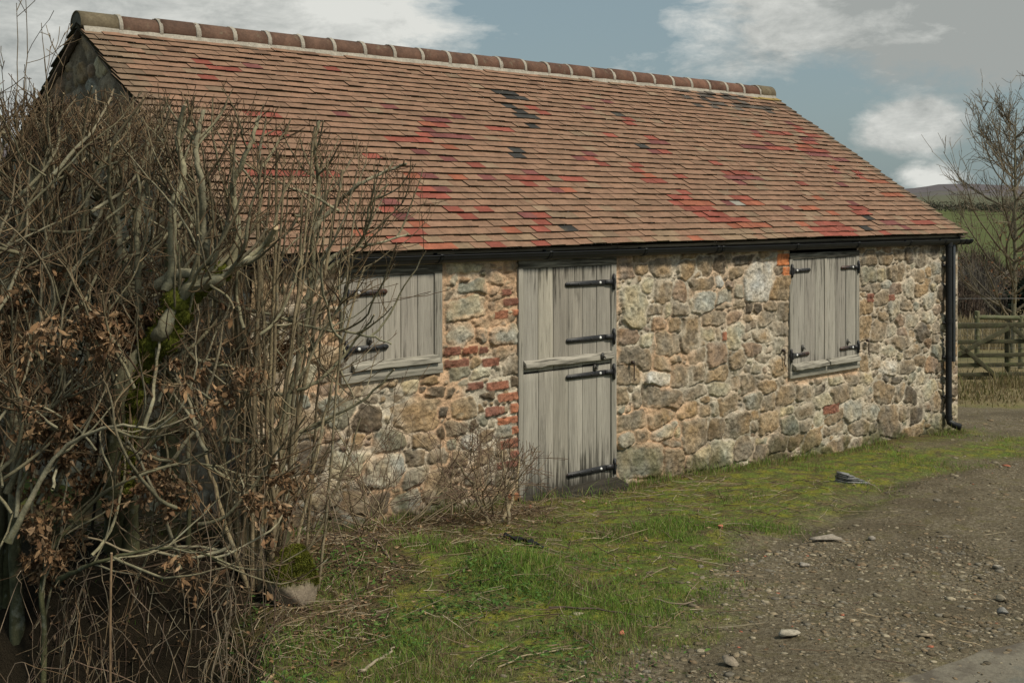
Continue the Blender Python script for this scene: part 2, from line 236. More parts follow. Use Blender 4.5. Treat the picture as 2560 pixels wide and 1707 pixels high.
def rubble(u0, u1, v0, v1, res, seeds, fill, holes=(), warp=.03):
    nu = int((u1-u0)/res)+1; nv = int((v1-v0)/res)+1
    u = np.linspace(u0, u1, nu); v = np.linspace(v0, v1, nv); U, V = np.meshgrid(u, v, indexing='ij')
    wu = warp*(fbm(U*7, V*7, 3)-.5)*2+.012*(fbm(U*30, V*30, 2)-.5); wv = warp*(fbm(U*7+40, V*7+11, 3)-.5)*2+.012*(fbm(U*30+9, V*30+4, 2)-.5)
    s1 = np.full((nu, nv), .3); s2 = np.full((nu, nv), .3); ID = np.zeros((nu, nv), int)
    cols = []; par = []; brk = []
    def put_seed(cx, cz, w, h, c, p, ang):
        k = len(cols); cols.append(c); brk.append(p > 8); par.append((rng.normal(0, .006), rng.normal(0, .05)*(p < 8), rng.normal(0, .05)*(p < 8), cx, cz))
        R = max(w, h)*.5+.14
        i0, i1 = np.searchsorted(u, [cx-R, cx+R]); j0, j1 = np.searchsorted(v, [cz-R, cz+R])
        if i0 >= i1 or j0 >= j1: return
        sl = (slice(i0, i1), slice(j0, j1)); wk = .25 if p > 8 else 1
        du = U[sl]+wu[sl]*wk-cx; dv = V[sl]+wv[sl]*wk-cz
        a = du*math.cos(ang)+dv*math.sin(ang); b = -du*math.sin(ang)+dv*math.cos(ang)
        tp = 1+rng.normal(0, .22)*b/h*(p < 8); sk = rng.normal(0, .2)*(p < 8)
        skb = rng.normal(0, .08)*(p < 8)
        d = (np.abs((a+sk*b)*2/w*tp)**p+np.abs((b+skb*a)*2/h)**p)**(1/p)
        if p < 8:
            for _c in range(2): th_ = rng.uniform(0, 6.28); d = np.maximum(d, (a*2/w*math.cos(th_)+b*2/h*math.sin(th_))/rng.uniform(.85, 1.15))
        s = (d-1)*min(w, h)/2
        if p > 8: s = np.where(d < 1, s-.06, s+.012)
        q1 = s1[sl]; q2 = s2[sl]; cl = s < q1
        s2[sl] = np.where(cl, q1, np.minimum(q2, s)); ID[sl] = np.where(cl, k, ID[sl]); s1[sl] = np.minimum(q1, s)
    for (cx, cz, w, h, t) in seeds:
        br = t in 'rRO'
        put_seed(cx, cz, w*(1.02 if br else 1.19), h*(.97 if br else 1.22), np.array(TONE[t])*rng.uniform(.85, 1.15), 9 if br else rng.uniform(3.2, 7), 0 if br else rng.normal(0, .06))
    for size, n in fill:
        for _ in range(n):
            w = size*rng.uniform(.8, 1.35); h = size*rng.uniform(.55, .9)
            cx = rng.uniform(u0, u1); cz = rng.uniform(v0, v1)
            i = min(nu-1, int((cx-u0)/res)); j = min(nv-1, int((cz-v0)/res))
            if s1[i, j] < .30*min(w, h): continue
            ok = all(s1[min(nu-1, max(0, int((cx+a*w*.38-u0)/res))), min(nv-1, max(0, int((cz+b*h*.38-v0)/res)))] > -.004 for a in (-1, 1) for b in (-1, 1))
            ok = ok and all(s1[min(nu-1, max(0, int((cx+a*w*.5-u0)/res))), j] > 0 for a in (-1, 1))
            if any(h0-.02 < cx+w*.5 and cx-w*.5 < h1+.02 and h2-.02 < cz+h*.5 and cz-h*.5 < h3 for h0, h1, h2, h3 in holes): continue
            t = 'bbbbpodygGbo'[rng.integers(12)]
            put_seed(cx, cz, w, h, np.array(TONE[t])*rng.uniform(.8, 1.2), rng.uniform(2.8, 6), rng.normal(0, .16))
    cols = np.array(cols); par = np.array(par); global ISB; ISB = np.array(brk)[ID] if cols.size else None
    e = np.minimum(-s1, (s2-s1)/2-.0035)
    m = sstep(-.001, .007, e); crev = np.exp(-(e/.007)**2)*sstep(.36, .62, fbm(U*9+31, V*9, 3)); P = par[ID]
    dome = .004*sstep(0, .07, e)+.006*sstep(0, .016, e)
    r1 = fbm(U*22+ID*3.1, V*22, 4)-.5; r2 = fbm(U*60, V*60, 3)-.5
    H = m*(.008+.7*P[..., 0]+dome+P[..., 1]*(U-P[..., 3])+P[..., 2]*(V-P[..., 4])+.024*r1+.013*r2+.016*np.abs(fbm(U*11+ID*7.7, V*14, 3)-.5))+(1-m)*(.006+.016*(fbm(U*5, V*5, 3)-.5)+.010*(fbm(U*15, V*15, 4)-.5)+.012*r2)-.012*crev
    return U, V, H, m, cols[ID]*(1+.9*r1[..., None]+.5*r2[..., None])*(1+np.array((.10, 0, -.14))*((fbm(U*6+ID*1.7, V*6, 3)-.5)*3)[..., None])*(1-.6*crev[..., None]), e
def sheet(U, V, H, col, to3d, name, mat, parent, holes=(), flip=False):
    nu, nv = U.shape; g = Geo(); idx = np.arange(nu*nv).reshape(nu, nv)
    q = np.stack([idx[:-1, :-1], idx[1:, :-1], idx[1:, 1:], idx[:-1, 1:]], -1)
    uc = (U[:-1, :-1]+U[1:, 1:])/2; vc = (V[:-1, :-1]+V[1:, 1:])/2; keep = np.ones(uc.shape, bool)
    for h0, h1, h2, h3 in holes: keep &= ~((uc > h0) & (uc < h1) & (vc > h2) & (vc < h3))
    q = q[keep]
    if flip: q = q[:, ::-1]
    g.add(to3d(U, V, H).reshape(-1, 3), q, col=np.clip(col, .01, .9).reshape(-1, 3))
    return g.build(name, mat, parent, smooth=True)
barn = thing('barn', 'low rubble stone barn under a patched red clay tile roof', 'barn', (9, 10.1, 0))
seeds = [(float(a), float(b), float(c), float(d), e) for a, b, c, d, e in (t.split(',') for t in STONES.split(';'))]
FILL = [(.32, 900), (.24, 4500), (.17, 7000), (.12, 9000), (.08, 12000), (.05, 12000)]
seeds += [(10.245, 1.885, .21, .12, 'O'), (10.30, 1.765, .13, .09, 'O')]
U, V, H, m, C, e = rubble(X0, X1, -.6, 1.992, .0085, seeds, FILL, HOLES)
near = np.zeros_like(U); isb = ISB.copy()
for h0, h1, h2, h3 in HOLES:
    d = np.hypot(np.maximum(np.maximum(h0-U, U-h1), 0), np.maximum(np.maximum(h2-V, V-h3), 0)); near = np.maximum(near, (1-sstep(.02, .11, d+.11*(fbm(U*6, V*6, 3)-.5)))*(.35+.65*((U > h1-.02) if h0 < 7 else (V < h2+.02))))
# smeared render swallows some stone edges beside the openings
mm = m*(1-.9*sstep(.45, .9, near)); H = H*(1-.55*sstep(.4, .9, near)*~isb)
n1 = fbm(U*1.9+4, V*1.9, 4); n2 = fbm(U*9, V*9, 4)
ow = np.clip(sstep(.40, .56, n1)*(1-.6*sstep(8.2, 9.8, U)-.25*sstep(9.8, 12, U))+near*.8+.5*sstep(1.7, 1.95, V)*(U < 8.5), 0, 1)[..., None]
mort = (1-ow)*np.array((.50, .44, .345))+ow*np.array((.55, .37, .235))
mort = mort*(.6+.75*n2[..., None]); smear = sstep(.54, .66, fbm(U*3.3+8, V*3.3+3, 5)+.12*(U < 8.4)*sstep(1.5, 1.95, V))*.55*(1-sstep(.02, .045, e))
mm2 = np.where(isb, m*.95, mm*(1-smear))[..., None]
C = C*mm2+mort*(1-mm2)
gl = gz(U, np.full_like(U, 7.2)); mo = sstep(.55, .72, fbm(U*5, V*5+9, 4)+.22*np.exp(-np.maximum(V-gl, 0)/.12))[..., None]*np.exp(-np.maximum(V-gl, 0)/.22)[..., None]
C = C*(1-.85*mo)+np.array((.06, .07, .02))*.85*mo
damp = (sstep(.45, .7, fbm(U*2.2, V*2.2+20, 4))*np.exp(-np.maximum(V-gl, 0)/.35))[..., None]; C = C*(1-.45*damp)
H = H*sstep(0, .06, X1-U+.0)*1.0
front = sheet(U, V, H, C, lambda u, v, h: np.stack([u, WY-h, v], -1), 'stone_wall', M['stone'], barn, HOLES)
def roofz(y): return 2.03+(np.minimum(y, 20.24-y)-7.2)*.6524
def gable(x, sgn, res, dark, fill):
    U, V, H, m, C, e = rubble(WY, 12.94, -1.0, 3.97, res, [], fill)
    mud = np.array((.17, .135, .095))*dark*(.6+.8*fbm(U*8, V*8, 4))[..., None]
    C = C*m[..., None]*dark+mud*(1-m[..., None]); H = H*sstep(0, .05, U-WY)
    V = np.minimum(V, roofz(U))
    sheet(U, V, H, C, lambda u, v, h: np.stack([x+sgn*h, u, v], -1), 'gable_wall', M['stone'], barn, flip=(sgn < 0))
gable(X0, -1, .018, 1.05, [(.34, 900), (.24, 2500), (.16, 3000), (.1, 3000)])
gable(X1, 1, .022, 1., [(.34, 900), (.24, 2500), (.16, 3000), (.1, 3000)])
U, V, H, m, C, e = rubble(X0, X1, -1.2, 2.03, .045, [], [(.32, 2000), (.2, 2000)])
sheet(U, V, H, C*m[..., None]+np.array((.38, .32, .24))*(1-m[..., None]), lambda u, v, h: np.stack([u, 12.94+h, v], -1), 'back_wall', M['stone'], barn, flip=True)
# ---- roof
TILES = "6.50,6.67,22,m;8.18,8.52,27,k;8.26,8.62,26,k;8.20,8.34,24,k;8.55,8.72,24,r;8.59,8.73,23,r;8.21,8.34,23,k;8.13,8.48,22,k;8.14,8.30,20,k;7.30,7.46,21,m;6.85,7.21,20,m;6.79,6.95,19,o;6.96,7.12,19,r;6.64,6.81,18,m;7.49,7.87,19,r;6.59,6.73,17,r;6.74,7.15,17,m;6.13,6.27,16,m;6.27,6.68,16,r;6.80,6.98,15,o;6.31,6.49,14,m;7.53,7.70,15,k;7.44,7.61,14,k;5.86,6.01,13,r;6.63,6.78,13,m;6.88,7.07,12,r;7.34,7.54,11,m;6.03,6.16,10,o;6.18,6.34,10,m;6.50,6.71,10,o;6.89,7.10,10,m;7.12,7.66,10,r;7.19,7.36,9,r;7.49,7.67,8,m;7.69,7.88,8,o;6.00,6.20,8,r;6.22,6.36,8,m;5.90,6.27,7,r;5.54,5.65,6,m;5.38,5.56,5,r;6.10,6.30,5,r;6.48,6.68,5,r;5.48,5.65,4,m;6.21,6.41,4,r;6.77,6.95,4,m;6.97,7.17,4,r;5.56,5.73,3,o;6.84,7.05,3,r;7.13,7.33,2,k;5.11,5.22,2,o;5.48,5.61,2,r;6.57,6.76,2,o;6.78,6.95,2,r;5.23,5.54,1,r;5.56,5.94,0,o;6.11,6.33,0,r;6.68,6.90,0,r;9.92,10.08,27,m;9.37,9.55,25,m;9.85,9.98,24,k;9.93,10.11,23,r;9.87,10.02,22,r;9.23,9.42,19,r;9.96,10.16,19,r;9.87,10.25,18,m;9.60,9.78,17,k;9.57,9.93,16,r;9.64,9.86,16,m;8.63,8.83,15,m;8.36,8.52,14,m;8.55,8.74,14,r;8.66,8.83,13,r;9.01,9.21,13,r;8.95,9.12,12,r;9.08,9.26,11,o;8.98,9.37,10,r;7.85,8.21,10,r;9.09,9.23,7,r;9.05,9.14,6,r;13.21,13.37,25,m;13.28,13.47,24,r;13.23,13.45,23,r;13.29,13.52,22,r;12.11,12.28,22,m;12.04,12.20,21,r;12.46,12.80,22,r;12.53,12.98,22,r;13.11,13.40,21,m;13.02,13.38,20,r;12.09,12.22,19,m;11.59,11.99,18,m;12.01,12.49,18,r;12.68,13.06,19,o;12.65,13.36,18,r;12.68,13.22,17,m;13.20,13.52,16,m;10.50,10.69,14,r;12.82,12.99,14,o;12.78,12.96,13,m;10.53,11.07,12,r;10.45,11.17,11,m;10.96,11.13,11,m;10.49,10.68,10,m;11.64,11.82,10,r;13.29,13.41,13,r;13.24,13.32,12,r;13.14,13.66,11,o;12.50,12.66,10,m;9.66,9.81,11,r;9.37,9.53,8,r;9.27,9.48,7,r;9.17,9.60,6,o;10.07,10.45,7,r;9.79,9.94,6,m;9.98,10.16,6,g;10.19,10.51,6,o;11.54,11.72,7,o;12.06,12.24,6,m;12.01,12.40,5,r;13.10,13.57,8,o;9.10,9.55,5,r;10.63,10.82,5,m;11.17,11.40,5,o;11.54,11.72,4,o;12.05,12.29,4,r;9.25,9.65,4,r;12.06,12.21,3,k;9.33,9.94,3,r;10.69,10.87,2,o;10.90,11.43,2,r;12.33,12.67,2,m;12.85,13.40,2,r;9.47,10.04,2,o;10.80,11.53,1,r;11.71,11.89,1,k;12.64,12.78,1,m;10.92,11.50,0,r;11.99,12.20,0,r;8.60,8.78,0,o;4.83,5.00,28,r;4.93,5.28,27,r;4.75,4.92,25,r;5.37,5.55,28,m;6.38,6.48,29,r;4.97,5.25,19,r;4.83,5.17,16,r;4.66,4.80,14,r;4.55,5.08,10,r;4.88,5.28,10,r;5.91,5.98,20,m"
TC = dict(r=(.255, .075, .052), m=(.17, .062, .054), o=(.29, .10, .058), k=(.045, .042, .038), g=(.30, .28, .24))
RUN = {}
for t in TILES.split(';'):
    a, b, c, k = t.split(','); RUN.setdefault(int(c), []).append((float(a), float(b), k))
RL = math.hypot(2.92, 1.90); ca, sa = 2.92/RL, 1.90/RL; GA = RL/34
def roof_side(g, side):
    for i in range(34):
        s = i*GA; tw = .165; off = (i % 2)*tw/2; drift = rng.normal(0, .004); wave = rng.normal(0, 1)
        n = int(9.9/tw)+2; lo = 4.045+rng.normal(0, .006); hi = 13.895+rng.normal(0, .006)
        for j in range(n):
            a = lo-off+j*tw; b = a+tw-.0016; a = max(a, lo); b = min(b, hi)
            if b-a < .03: continue
            xc = (a+b)/2; c = .72*np.array([(.35, .203, .13), (.335, .198, .128), (.325, .192, .124), (.355, .207, .135), (.31, .187, .12), (.34, .203, .132)][rng.integers(6)])*rng.uniform(.94, 1.06)
            w = fbm(xc*.7, s*1.1+side*9, 3)
            if rng.random() < .03+.4*max(0, w-.55): c = np.array((.24, .165, .108))*rng.uniform(.8, 1.15)
            if i < 2 and rng.random() < .35: c = np.array((.24, .165, .105))*rng.uniform(.85, 1.1)
            if a < lo+.1 or b > hi-.1: c = np.array((.17, .115, .075))*rng.uniform(.8, 1.3)
            if i > 31 and xc > 13.3: c = np.array((.27, .19, .06))
            if i > 27 and 11.7 < xc < 13.3 and rng.random() < .35: c = np.array((.09, .075, .062))*rng.uniform(.7, 1.4)
            if i > 29 and rng.random() < .12: c = c*.6
            if side == 0:
                for r0, r1, k in RUN.get(i, []):
                    if abs(xc-(r0+r1)/2) < max(1, round((r1-r0+.02)/tw))*tw/2: c = np.array(TC[k])*rng.uniform(.82, 1.15)
            elif rng.random() < .06: c = np.array(TC['r'])
            ln = min(.265, RL-s+.02); lift = .044+rng.normal(0, .0024); th = .0165
            sl = s+drift*.6+rng.normal(0, .002); sk = rng.normal(0, .0012)
            sag = .022*(fbm(xc*.5+2, s*.5, 2)-.5)
            v = []
            for (xx, ss, nn) in ((a, sl+sk, lift), (b, sl-sk, lift), (b, sl+ln, lift-.138*ln), (a, sl+ln, lift-.138*ln)):
                for t in (0, th): v.append((xx, ss, nn+t+sag+(rng.normal(0, .0010) if ss < s+.1 else 0)))
            v = np.array(v); y = 7.2+v[:, 1]*ca-v[:, 2]*sa; z = 2.058+v[:, 1]*sa+v[:, 2]*ca
            if side: y = 20.24-y
            P = np.stack([v[:, 0], y, z], -1)
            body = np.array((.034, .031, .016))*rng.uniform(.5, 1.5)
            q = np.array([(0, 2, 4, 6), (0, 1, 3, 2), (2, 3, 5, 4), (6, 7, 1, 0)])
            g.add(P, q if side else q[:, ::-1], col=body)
            g.add(P[[1, 3, 5, 7]], [(0, 1, 2, 3)] if not side else [(3, 2, 1, 0)], col=c)
g = Geo(); roof_side(g, 0); roof_side(g, 1)
v = [(x, y, z) for x in (4.10, 13.87) for y, z in ((7.24, 2.04), (10.12, 3.93), (13.0, 2.04))]   # boarding below the tiles
g.add(v, [(0, 3, 4, 1), (1, 4, 5, 2)], col=(.05, .04, .03))
for x, d in ((4.055, 1), (13.86, -1)):                              # undercloak at the verges
    for yy in (0, 1):
        P = np.array([(x+a*d*.10, 7.2+s*2.92, 2.045+s*1.9+n) for s in (0, 1) for a in (0, 1) for n in (0, .022)])
        if yy: P[:, 1] = 20.24-P[:, 1]
        g.add(P, [(0, 1, 5, 4), (2, 6, 7, 3), (0, 4, 6, 2), (1, 3, 7, 5), (0, 2, 3, 1), (4, 5, 7, 6)], col=(.13, .10, .075))
roof = g.build('roof', M['tile'], barn)
# ridge
def arc_shell(g, x0, x1, r0, r1, cz, col, a0=-18, a1=198, k=18, th=.014, nx=4, jit=0, cy=10.12, cap=True):
    a = np.radians(np.linspace(a0, a1, k)); xs = np.linspace(x0, x1, nx); rr = np.linspace(r0, r1, nx)
    def ring(x, r): return np.stack([np.full(k, x), cy+r*np.cos(a), cz+r*np.sin(a)], -1)
    v = np.concatenate([ring(x, r+(rng.normal(0, jit, k) if jit else 0)) for x, r in zip(xs, rr)]+[ring(x, r-th) for x, r in zip(xs, rr)])
    i = np.arange(nx-1)[:, None]*k; j = np.arange(k-1)[None]
    o = np.stack([i+j, i+k+j, i+k+j+1, i+j+1], -1).reshape(-1, 4); off = nx*k
    ends = [(off+jj, jj, jj+1, off+jj+1) for jj in range(k-1)]+[((nx-1)*k+jj, off+(nx-1)*k+jj, off+(nx-1)*k+jj+1, (nx-1)*k+jj+1) for jj in range(k-1)]
    lips = [(ii*k, off+ii*k, off+ii*k+k, ii*k+k) for ii in range(nx-1)]+[(ii*k+k-1, ii*k+2*k-1, off+ii*k+2*k-1, off+ii*k+k-1) for ii in range(nx-1)]
    g.add(v, np.concatenate([o, o[:, ::-1]+off, np.array(ends), np.array(lips)]), col=col)
RZ = 3.985; NT = 27; rx = np.linspace(4.03, 13.90, NT+1); mg = Geo()
for i in range(NT):
    g = Geo(); base = np.array((.105, .062, .042))*(.75+.5*rng.random()); f = i/NT
    base = base*(1-f)+np.array((.14, .07, .046))*f*(.8+.4*rng.random())
    if i in (0, NT-1): base = np.array((.13, .105, .065))
    dz = .004*rng.normal(); arc_shell(g, rx[i]+.008, rx[i+1]-.008, .121, .119, RZ+dz, base, nx=5)
    if i in (0, NT-1):                                              # plugged end
        a = np.radians(np.linspace(-18, 198, 15)); xx = rx[i]+.014 if i == 0 else rx[i+1]-.014
        v = np.stack([np.full(15, xx), 10.12+.108*np.cos(a), RZ+.108*np.sin(a)], -1)
        g.add(np.concatenate([v, [(xx, 10.12, RZ-.03)]]), tris=[(j+1, j, 15) if i else (j, j+1, 15) for j in range(14)], col=(.12, .11, .085))
    g.build('ridge_tile', M['ridge'], roof, smooth=False)
    if i: arc_shell(mg, rx[i]-.021+rng.normal(0, .003), rx[i]+.021+rng.normal(0, .003), .1245, .1245, RZ, (.36, .33, .275), k=26, nx=5, jit=.0022, th=.01)
n = 420
for s in (-1, 1):                                                   # bedding strip
    xs = np.linspace(4.06, 13.88, n); t1 = .012*(fbm(xs*9, xs*0+s, 3)-.5); t2 = .05*(fbm(xs*5, xs*0+3+s, 4)-.5)
    prof = [(.112+t1*.3, -.006), (.135+t1, -.055), (.175+t2+t1*.5, -.098-.02*(t2/.05)), (.165+t2, -.135)]
    v = np.concatenate([np.stack([xs, 10.12+s*a, RZ+b+0*xs], -1) for a, b in prof]); k = np.arange(n-1)
    q = np.concatenate([np.stack([p*n+k, p*n+k+1, p*n+n+k+1, p*n+n+k], -1) for p in range(3)])
    mg.add(v, q if s > 0 else q[:, ::-1], col=(.36, .33, .275))
mg.build('ridge_mortar', M['mortar'], roof, smooth=True)
# ---- joinery
def board(g, a, b, ax, n, col):                                     # box cut into n slices along an axis so stains can vary on it
    a = np.array(a, float); b = np.array(b, float); o = [i for i in range(3) if i != ax]
    v = []
    for t in np.linspace(0, 1, n+1):
        for p, q in ((0, 0), (1, 0), (1, 1), (0, 1)):
            w = a.copy(); w[ax] = a[ax]+(b[ax]-a[ax])*t; w[o[0]] = (a, b)[p][o[0]]; w[o[1]] = (a, b)[q][o[1]]; v.append(w)
    q = [(i*4+k, i*4+(k+1) % 4, i*4+4+(k+1) % 4, i*4+4+k) for i in range(n) for k in range(4)]+[(0, 3, 2, 1), (n*4, n*4+1, n*4+2, n*4+3)]
    if ax == 1: q = [t[::-1] for t in q]
    g.add(v, q, col=col)
def planks(name, parent, x0, x1, z0, z1, tones, stain, yf=7.285, widths=None):
    g = Geo(); n = len(tones); w = np.array(widths if widths else [1]*n, float); w = np.concatenate([[0], np.cumsum(w/w.sum())])*(x1-x0)+x0
    for i in range(n):
        d = rng.normal(0, .0015)
        board(g, (w[i]+.0022, yf+d, z0+rng.normal(0, .003)), (w[i+1]-.0022, 7.34, z1), 2, 14, np.array(tones[i]))
    g.add([(x0, 7.325, z0), (x1, 7.325, z0), (x1, 7.325, z1), (x0, 7.325, z1)], [(0, 1, 2, 3)], col=(.08, .075, .07))
    V = np.concatenate(g.v); return bevel(g.build(name, M['wood_v'], parent, attrs={'stain': stain(V)}), .003, 2)
def strap(parent, x0, x1, xp, z, y=7.283, h=.048, rust=0, tilt=0):
    g = Geo(); d = 1 if xp > x0 else -1; c = (.022, .022, .024); yf = y-.010
    xe = x1
    v = [(x0, z-h*.42), (x0-d*.014, z-h*.2), (x0-d*.018, z), (x0-d*.014, z+h*.2), (x0, z+h*.42), (xe, z+h*.5), (xe, z-h*.5)]
    m_ = len(v); P = [(a, yf, b) for a, b in v]+[(a, y, b) for a, b in v]
    ctr = [((x0+xe)/2, yf, z)]
    tr = [(k, (k+1) % m_, 2*m_) for k in range(m_)]; q = [(k, k+m_, (k+1) % m_+m_, (k+1) % m_) for k in range(m_)]
    if d > 0: tr = [t[::-1] for t in tr]; q = [t[::-1] for t in q]
    cc = np.tile(np.array(c), (2*m_+1, 1))
    if rust: cc[[0, 1, 2, 3, 4]] = (.075, .035, .022)
    g.add(P+ctr, q, tr, col=cc)
    # pointed pintle plate on the jamb and the knuckle
    a = np.linspace(0, 2*np.pi, 21)[:-1]; prof = .023*np.abs(np.cos(a))**.8*np.sign(np.cos(a))*(1-.35*np.abs(np.sin(3*a)))
    zz = z+.072*np.sin(a); k = len(a)
    P = np.concatenate([np.stack([xp+prof, np.full(k, y-.026), zz], -1), np.stack([xp+prof, np.full(k, y-.0), zz], -1), [(xp, y-.031, z)]])
    g.add(P, [((i+1) % k, i, i+k, (i+1) % k+k) for i in range(k)], [(i, (i+1) % k, 2*k) for i in range(k)][::1], col=c)
    tube(g, [(xp-d*.006, y-.030, z-.034), (xp-d*.006, y-.030, z+.034)], .011, 8, c, cap=True)
    bar(g, (xe, y-.012, z), (xp, y-.022, z), .008, h*.95, col=c)
    for t, cb, rr in ((.86, (.72, .72, .7), .0125), (.62, (.03, .03, .03), .008), (.3, (.03, .03, .03), .008), (.08, (.03, .03, .03), .008)):
        tube(g, [(x0+(xe-x0)*t, yf+.002, z), (x0+(xe-x0)*t, yf-.005, z), (x0+(xe-x0)*t, yf-.008, z)], [rr, rr, rr*.4], 9, cb, cap=cb)
    return g.build('strap_hinge', M['iron'], parent)
def drip(parent, name, x0, x1, z0, h, dep, yb=7.284, col=(1.05, 1.05, 1.0), dz=0):
    g = Geo(); n = 12; v = []
    for t in np.linspace(0, 1, n+1):
        x = x0+(x1-x0)*t; o = dz*t+.002*rng.normal()
        v += [(x, yb, z0+h+o), (x, yb-dep, z0+h*.62+o), (x, yb-dep-.004, z0+h*.12+o), (x, yb-dep+.012, z0+o), (x, yb, z0+.012+o)]
    q = [(i*5+k, i*5+5+k, i*5+5+(k+1) % 5, i*5+(k+1) % 5) for i in range(n) for k in range(5)]
    g.add(v, q, [(0, 1, 2), (0, 2, 3), (0, 3, 4)]+[(n*5, n*5+2, n*5+1), (n*5, n*5+3, n*5+2), (n*5, n*5+4, n*5+3)], col=col)
    V = np.concatenate(g.v); return bevel(g.build(name, M['wood_h'], parent, attrs={'stain': np.full(len(V), .55)}), .003, 2)
def frame(name, x0, x1, z0, z1, jl, jr, top, bot, yf=7.274):
    g = Geo(); c = (.95, .95, .92)
    board(g, (x0-.02, yf-.003, z1-top), (x1+.02, 7.42, z1), 0, 10, (.8, .8, .75)); f = bevel(g.build(name, M['wood_h'], barn, attrs={'stain': np.full(44, .8)}))
    for a, b in ((x0-.02, x0+jl), (x1-jr, x1+.02)):
        g = Geo(); board(g, (a, yf, z0+bot), (b, 7.42, z1-top), 2, 10, c); bevel(g.build('jamb', M['wood_v'], f, attrs={'stain': np.full(44, .45)}))
    if bot:
        g = Geo(); board(g, (x0-.02, yf-.008, z0), (x1+.02, 7.42, z0+bot), 0, 10, (1.0, 1.0, .95))
        bevel(g.build('sill', M['wood_h'], f, attrs={'stain': np.full(44, .5)}))
    return f
def latch(parent, x, z, y=7.283):                                   # oval iron turn button
    g = Geo(); a = np.linspace(0, 2*np.pi, 15)[:-1]
    P = np.concatenate([np.stack([x+.019*np.cos(a), np.full(14, y-.008), z+.036*np.sin(a)], -1), np.stack([x+.019*np.cos(a), np.full(14, y), z+.036*np.sin(a)], -1), [(x, y-.014, z)]])
    g.add(P, [((i+1) % 14, i, i+14, (i+1) % 14+14) for i in range(14)], [(i, (i+1) % 14, 28) for i in range(14)], col=(.05, .046, .04))
    tube(g, [(x, y-.01, z), (x, y-.032, z), (x+.004, y-.036, z-.012)], .0065, 6, (.04, .036, .03), cap=True)
    return g.build('latch', M['iron'], parent)
def st_door(lo, hi, base):
    return lambda V: base+.85*np.exp(-np.maximum(V[:, 2]-lo, 0)/.26)+.5*np.exp(-np.maximum(hi-V[:, 2], 0)/.16)
frame('door_frame', 6.598, 7.725, .03, 1.993, .03, .045, .075, 0)
up = planks('door_leaf', barn, 6.63, 7.678, 1.055, 1.915, [(.95, .95, .94), (1.14, 1.12, 1.05), (.82, .80, .77), (.88, .86, .83), (.93, .92, .90), (.87, .86, .84)], lambda V: .28+.45*np.exp(-np.maximum(1.915-V[:, 2], 0)/.2)*(V[:, 0] > 6.8))
up['label'] = 'upper half of the stable door with a weather bar along its foot'
lo = planks('door_leaf', barn, 6.635, 7.678, .035, 1.045, [(1.02, 1.02, 1.0), (1.0, .99, .96), (.95, .94, .9), (1.02, 1.02, 1.0), (.98, .98, .96), (1.0, 1.0, .98)], st_door(.035, 1.3, .22))
lo['label'] = 'lower half of the stable door with black damp streaks at its foot'
strap(up, 7.13, 7.60, 7.70, 1.765); strap(up, 7.14, 7.60, 7.70, 1.285)
strap(lo, 7.14, 7.60, 7.70, .975); strap(lo, 7.15, 7.61, 7.71, .14)
drip(up, 'weather_bar', 6.635, 7.685, 1.09, .068, .038, col=(1.13, 1.12, 1.08))
latch(up, 7.527, 1.125, 7.24); latch(lo, 7.473, 1.03)
g = Geo(); v = []
for x in np.linspace(6.57, 7.75, 13):
    o = .003*rng.normal(); v += [(x, 7.36, .05), (x, 7.285, .045), (x, 7.13+o, -.002), (x, 7.125+o, -.075+o), (x, 7.36, -.09)]
q = [(i*5+k, i*5+5+k, i*5+5+(k+1) % 5, i*5+(k+1) % 5) for i in range(12) for k in range(5)]
g.add(v, q, [(0, 1, 2), (0, 2, 3), (0, 3, 4), (60, 62, 61), (60, 63, 62), (60, 64, 63)], col=(.15, .14, .125))
bevel(g.build('doorstep', M['wood_h'], barn, attrs={'stain': np.full(65, .8)}), .005)
# left window: one shutter
frame('window_frame', 4.864, 5.760, 1.143, 2.0, .05, .055, .085, .075)
sh = planks('shutter', barn, 4.915, 5.703, 1.222, 1.912, [(.95, .94, .92), (.98, .97, .95), (1.12, 1.1, 1.06), (1.02, 1.0, .98), (.96, .95, .93)], lambda V: .25+.4*np.exp(-np.maximum(V[:, 2]-1.222, 0)/.2))
sh['label'] = 'single wide shutter half hidden by bare twigs'
strap(sh, 5.24, 4.96, 4.885, 1.795, rust=1); strap(sh, 5.25, 4.96, 4.885, 1.385); latch(sh, 5.096, 1.441)
drip(sh, 'drip_bar', 4.94, 5.735, 1.222, .07, .042, dz=0)
# right window: a pair of shutters
frame('window_frame', 10.358, 11.616, .655, 1.945, .035, .04, .06, .075)
a = planks('shutter', barn, 10.395, 10.985, .738, 1.883, [(.98, .98, .97), (.9, .89, .88), (1.06, 1.06, 1.04)], lambda V: .32+.35*np.exp(-np.maximum(1.883-V[:, 2], 0)/.25)+.4*np.exp(-np.maximum(V[:, 2]-.738, 0)/.14), widths=[1.1, 1, .9])
a['label'] = 'shutter of the pair nearer the stable door'
b = planks('shutter', barn, 11.0, 11.574, .738, 1.883, [(1.04, 1.04, 1.02), (.86, .85, .84), (1.0, 1.0, .98)], lambda V: .32+.35*np.exp(-np.maximum(1.883-V[:, 2], 0)/.25)+.4*np.exp(-np.maximum(V[:, 2]-.738, 0)/.14))
b['label'] = 'shutter of the pair nearer the downpipe'
strap(a, 10.69, 10.43, 10.365, 1.765, h=.044); strap(a, 10.67, 10.43, 10.355, .89, h=.044, rust=1)
strap(b, 11.30, 11.54, 11.605, 1.765, h=.044, rust=1); strap(b, 11.28, 11.54, 11.60, .89, h=.044, rust=1)
latch(a, 10.57, .955); latch(b, 11.41, .955)
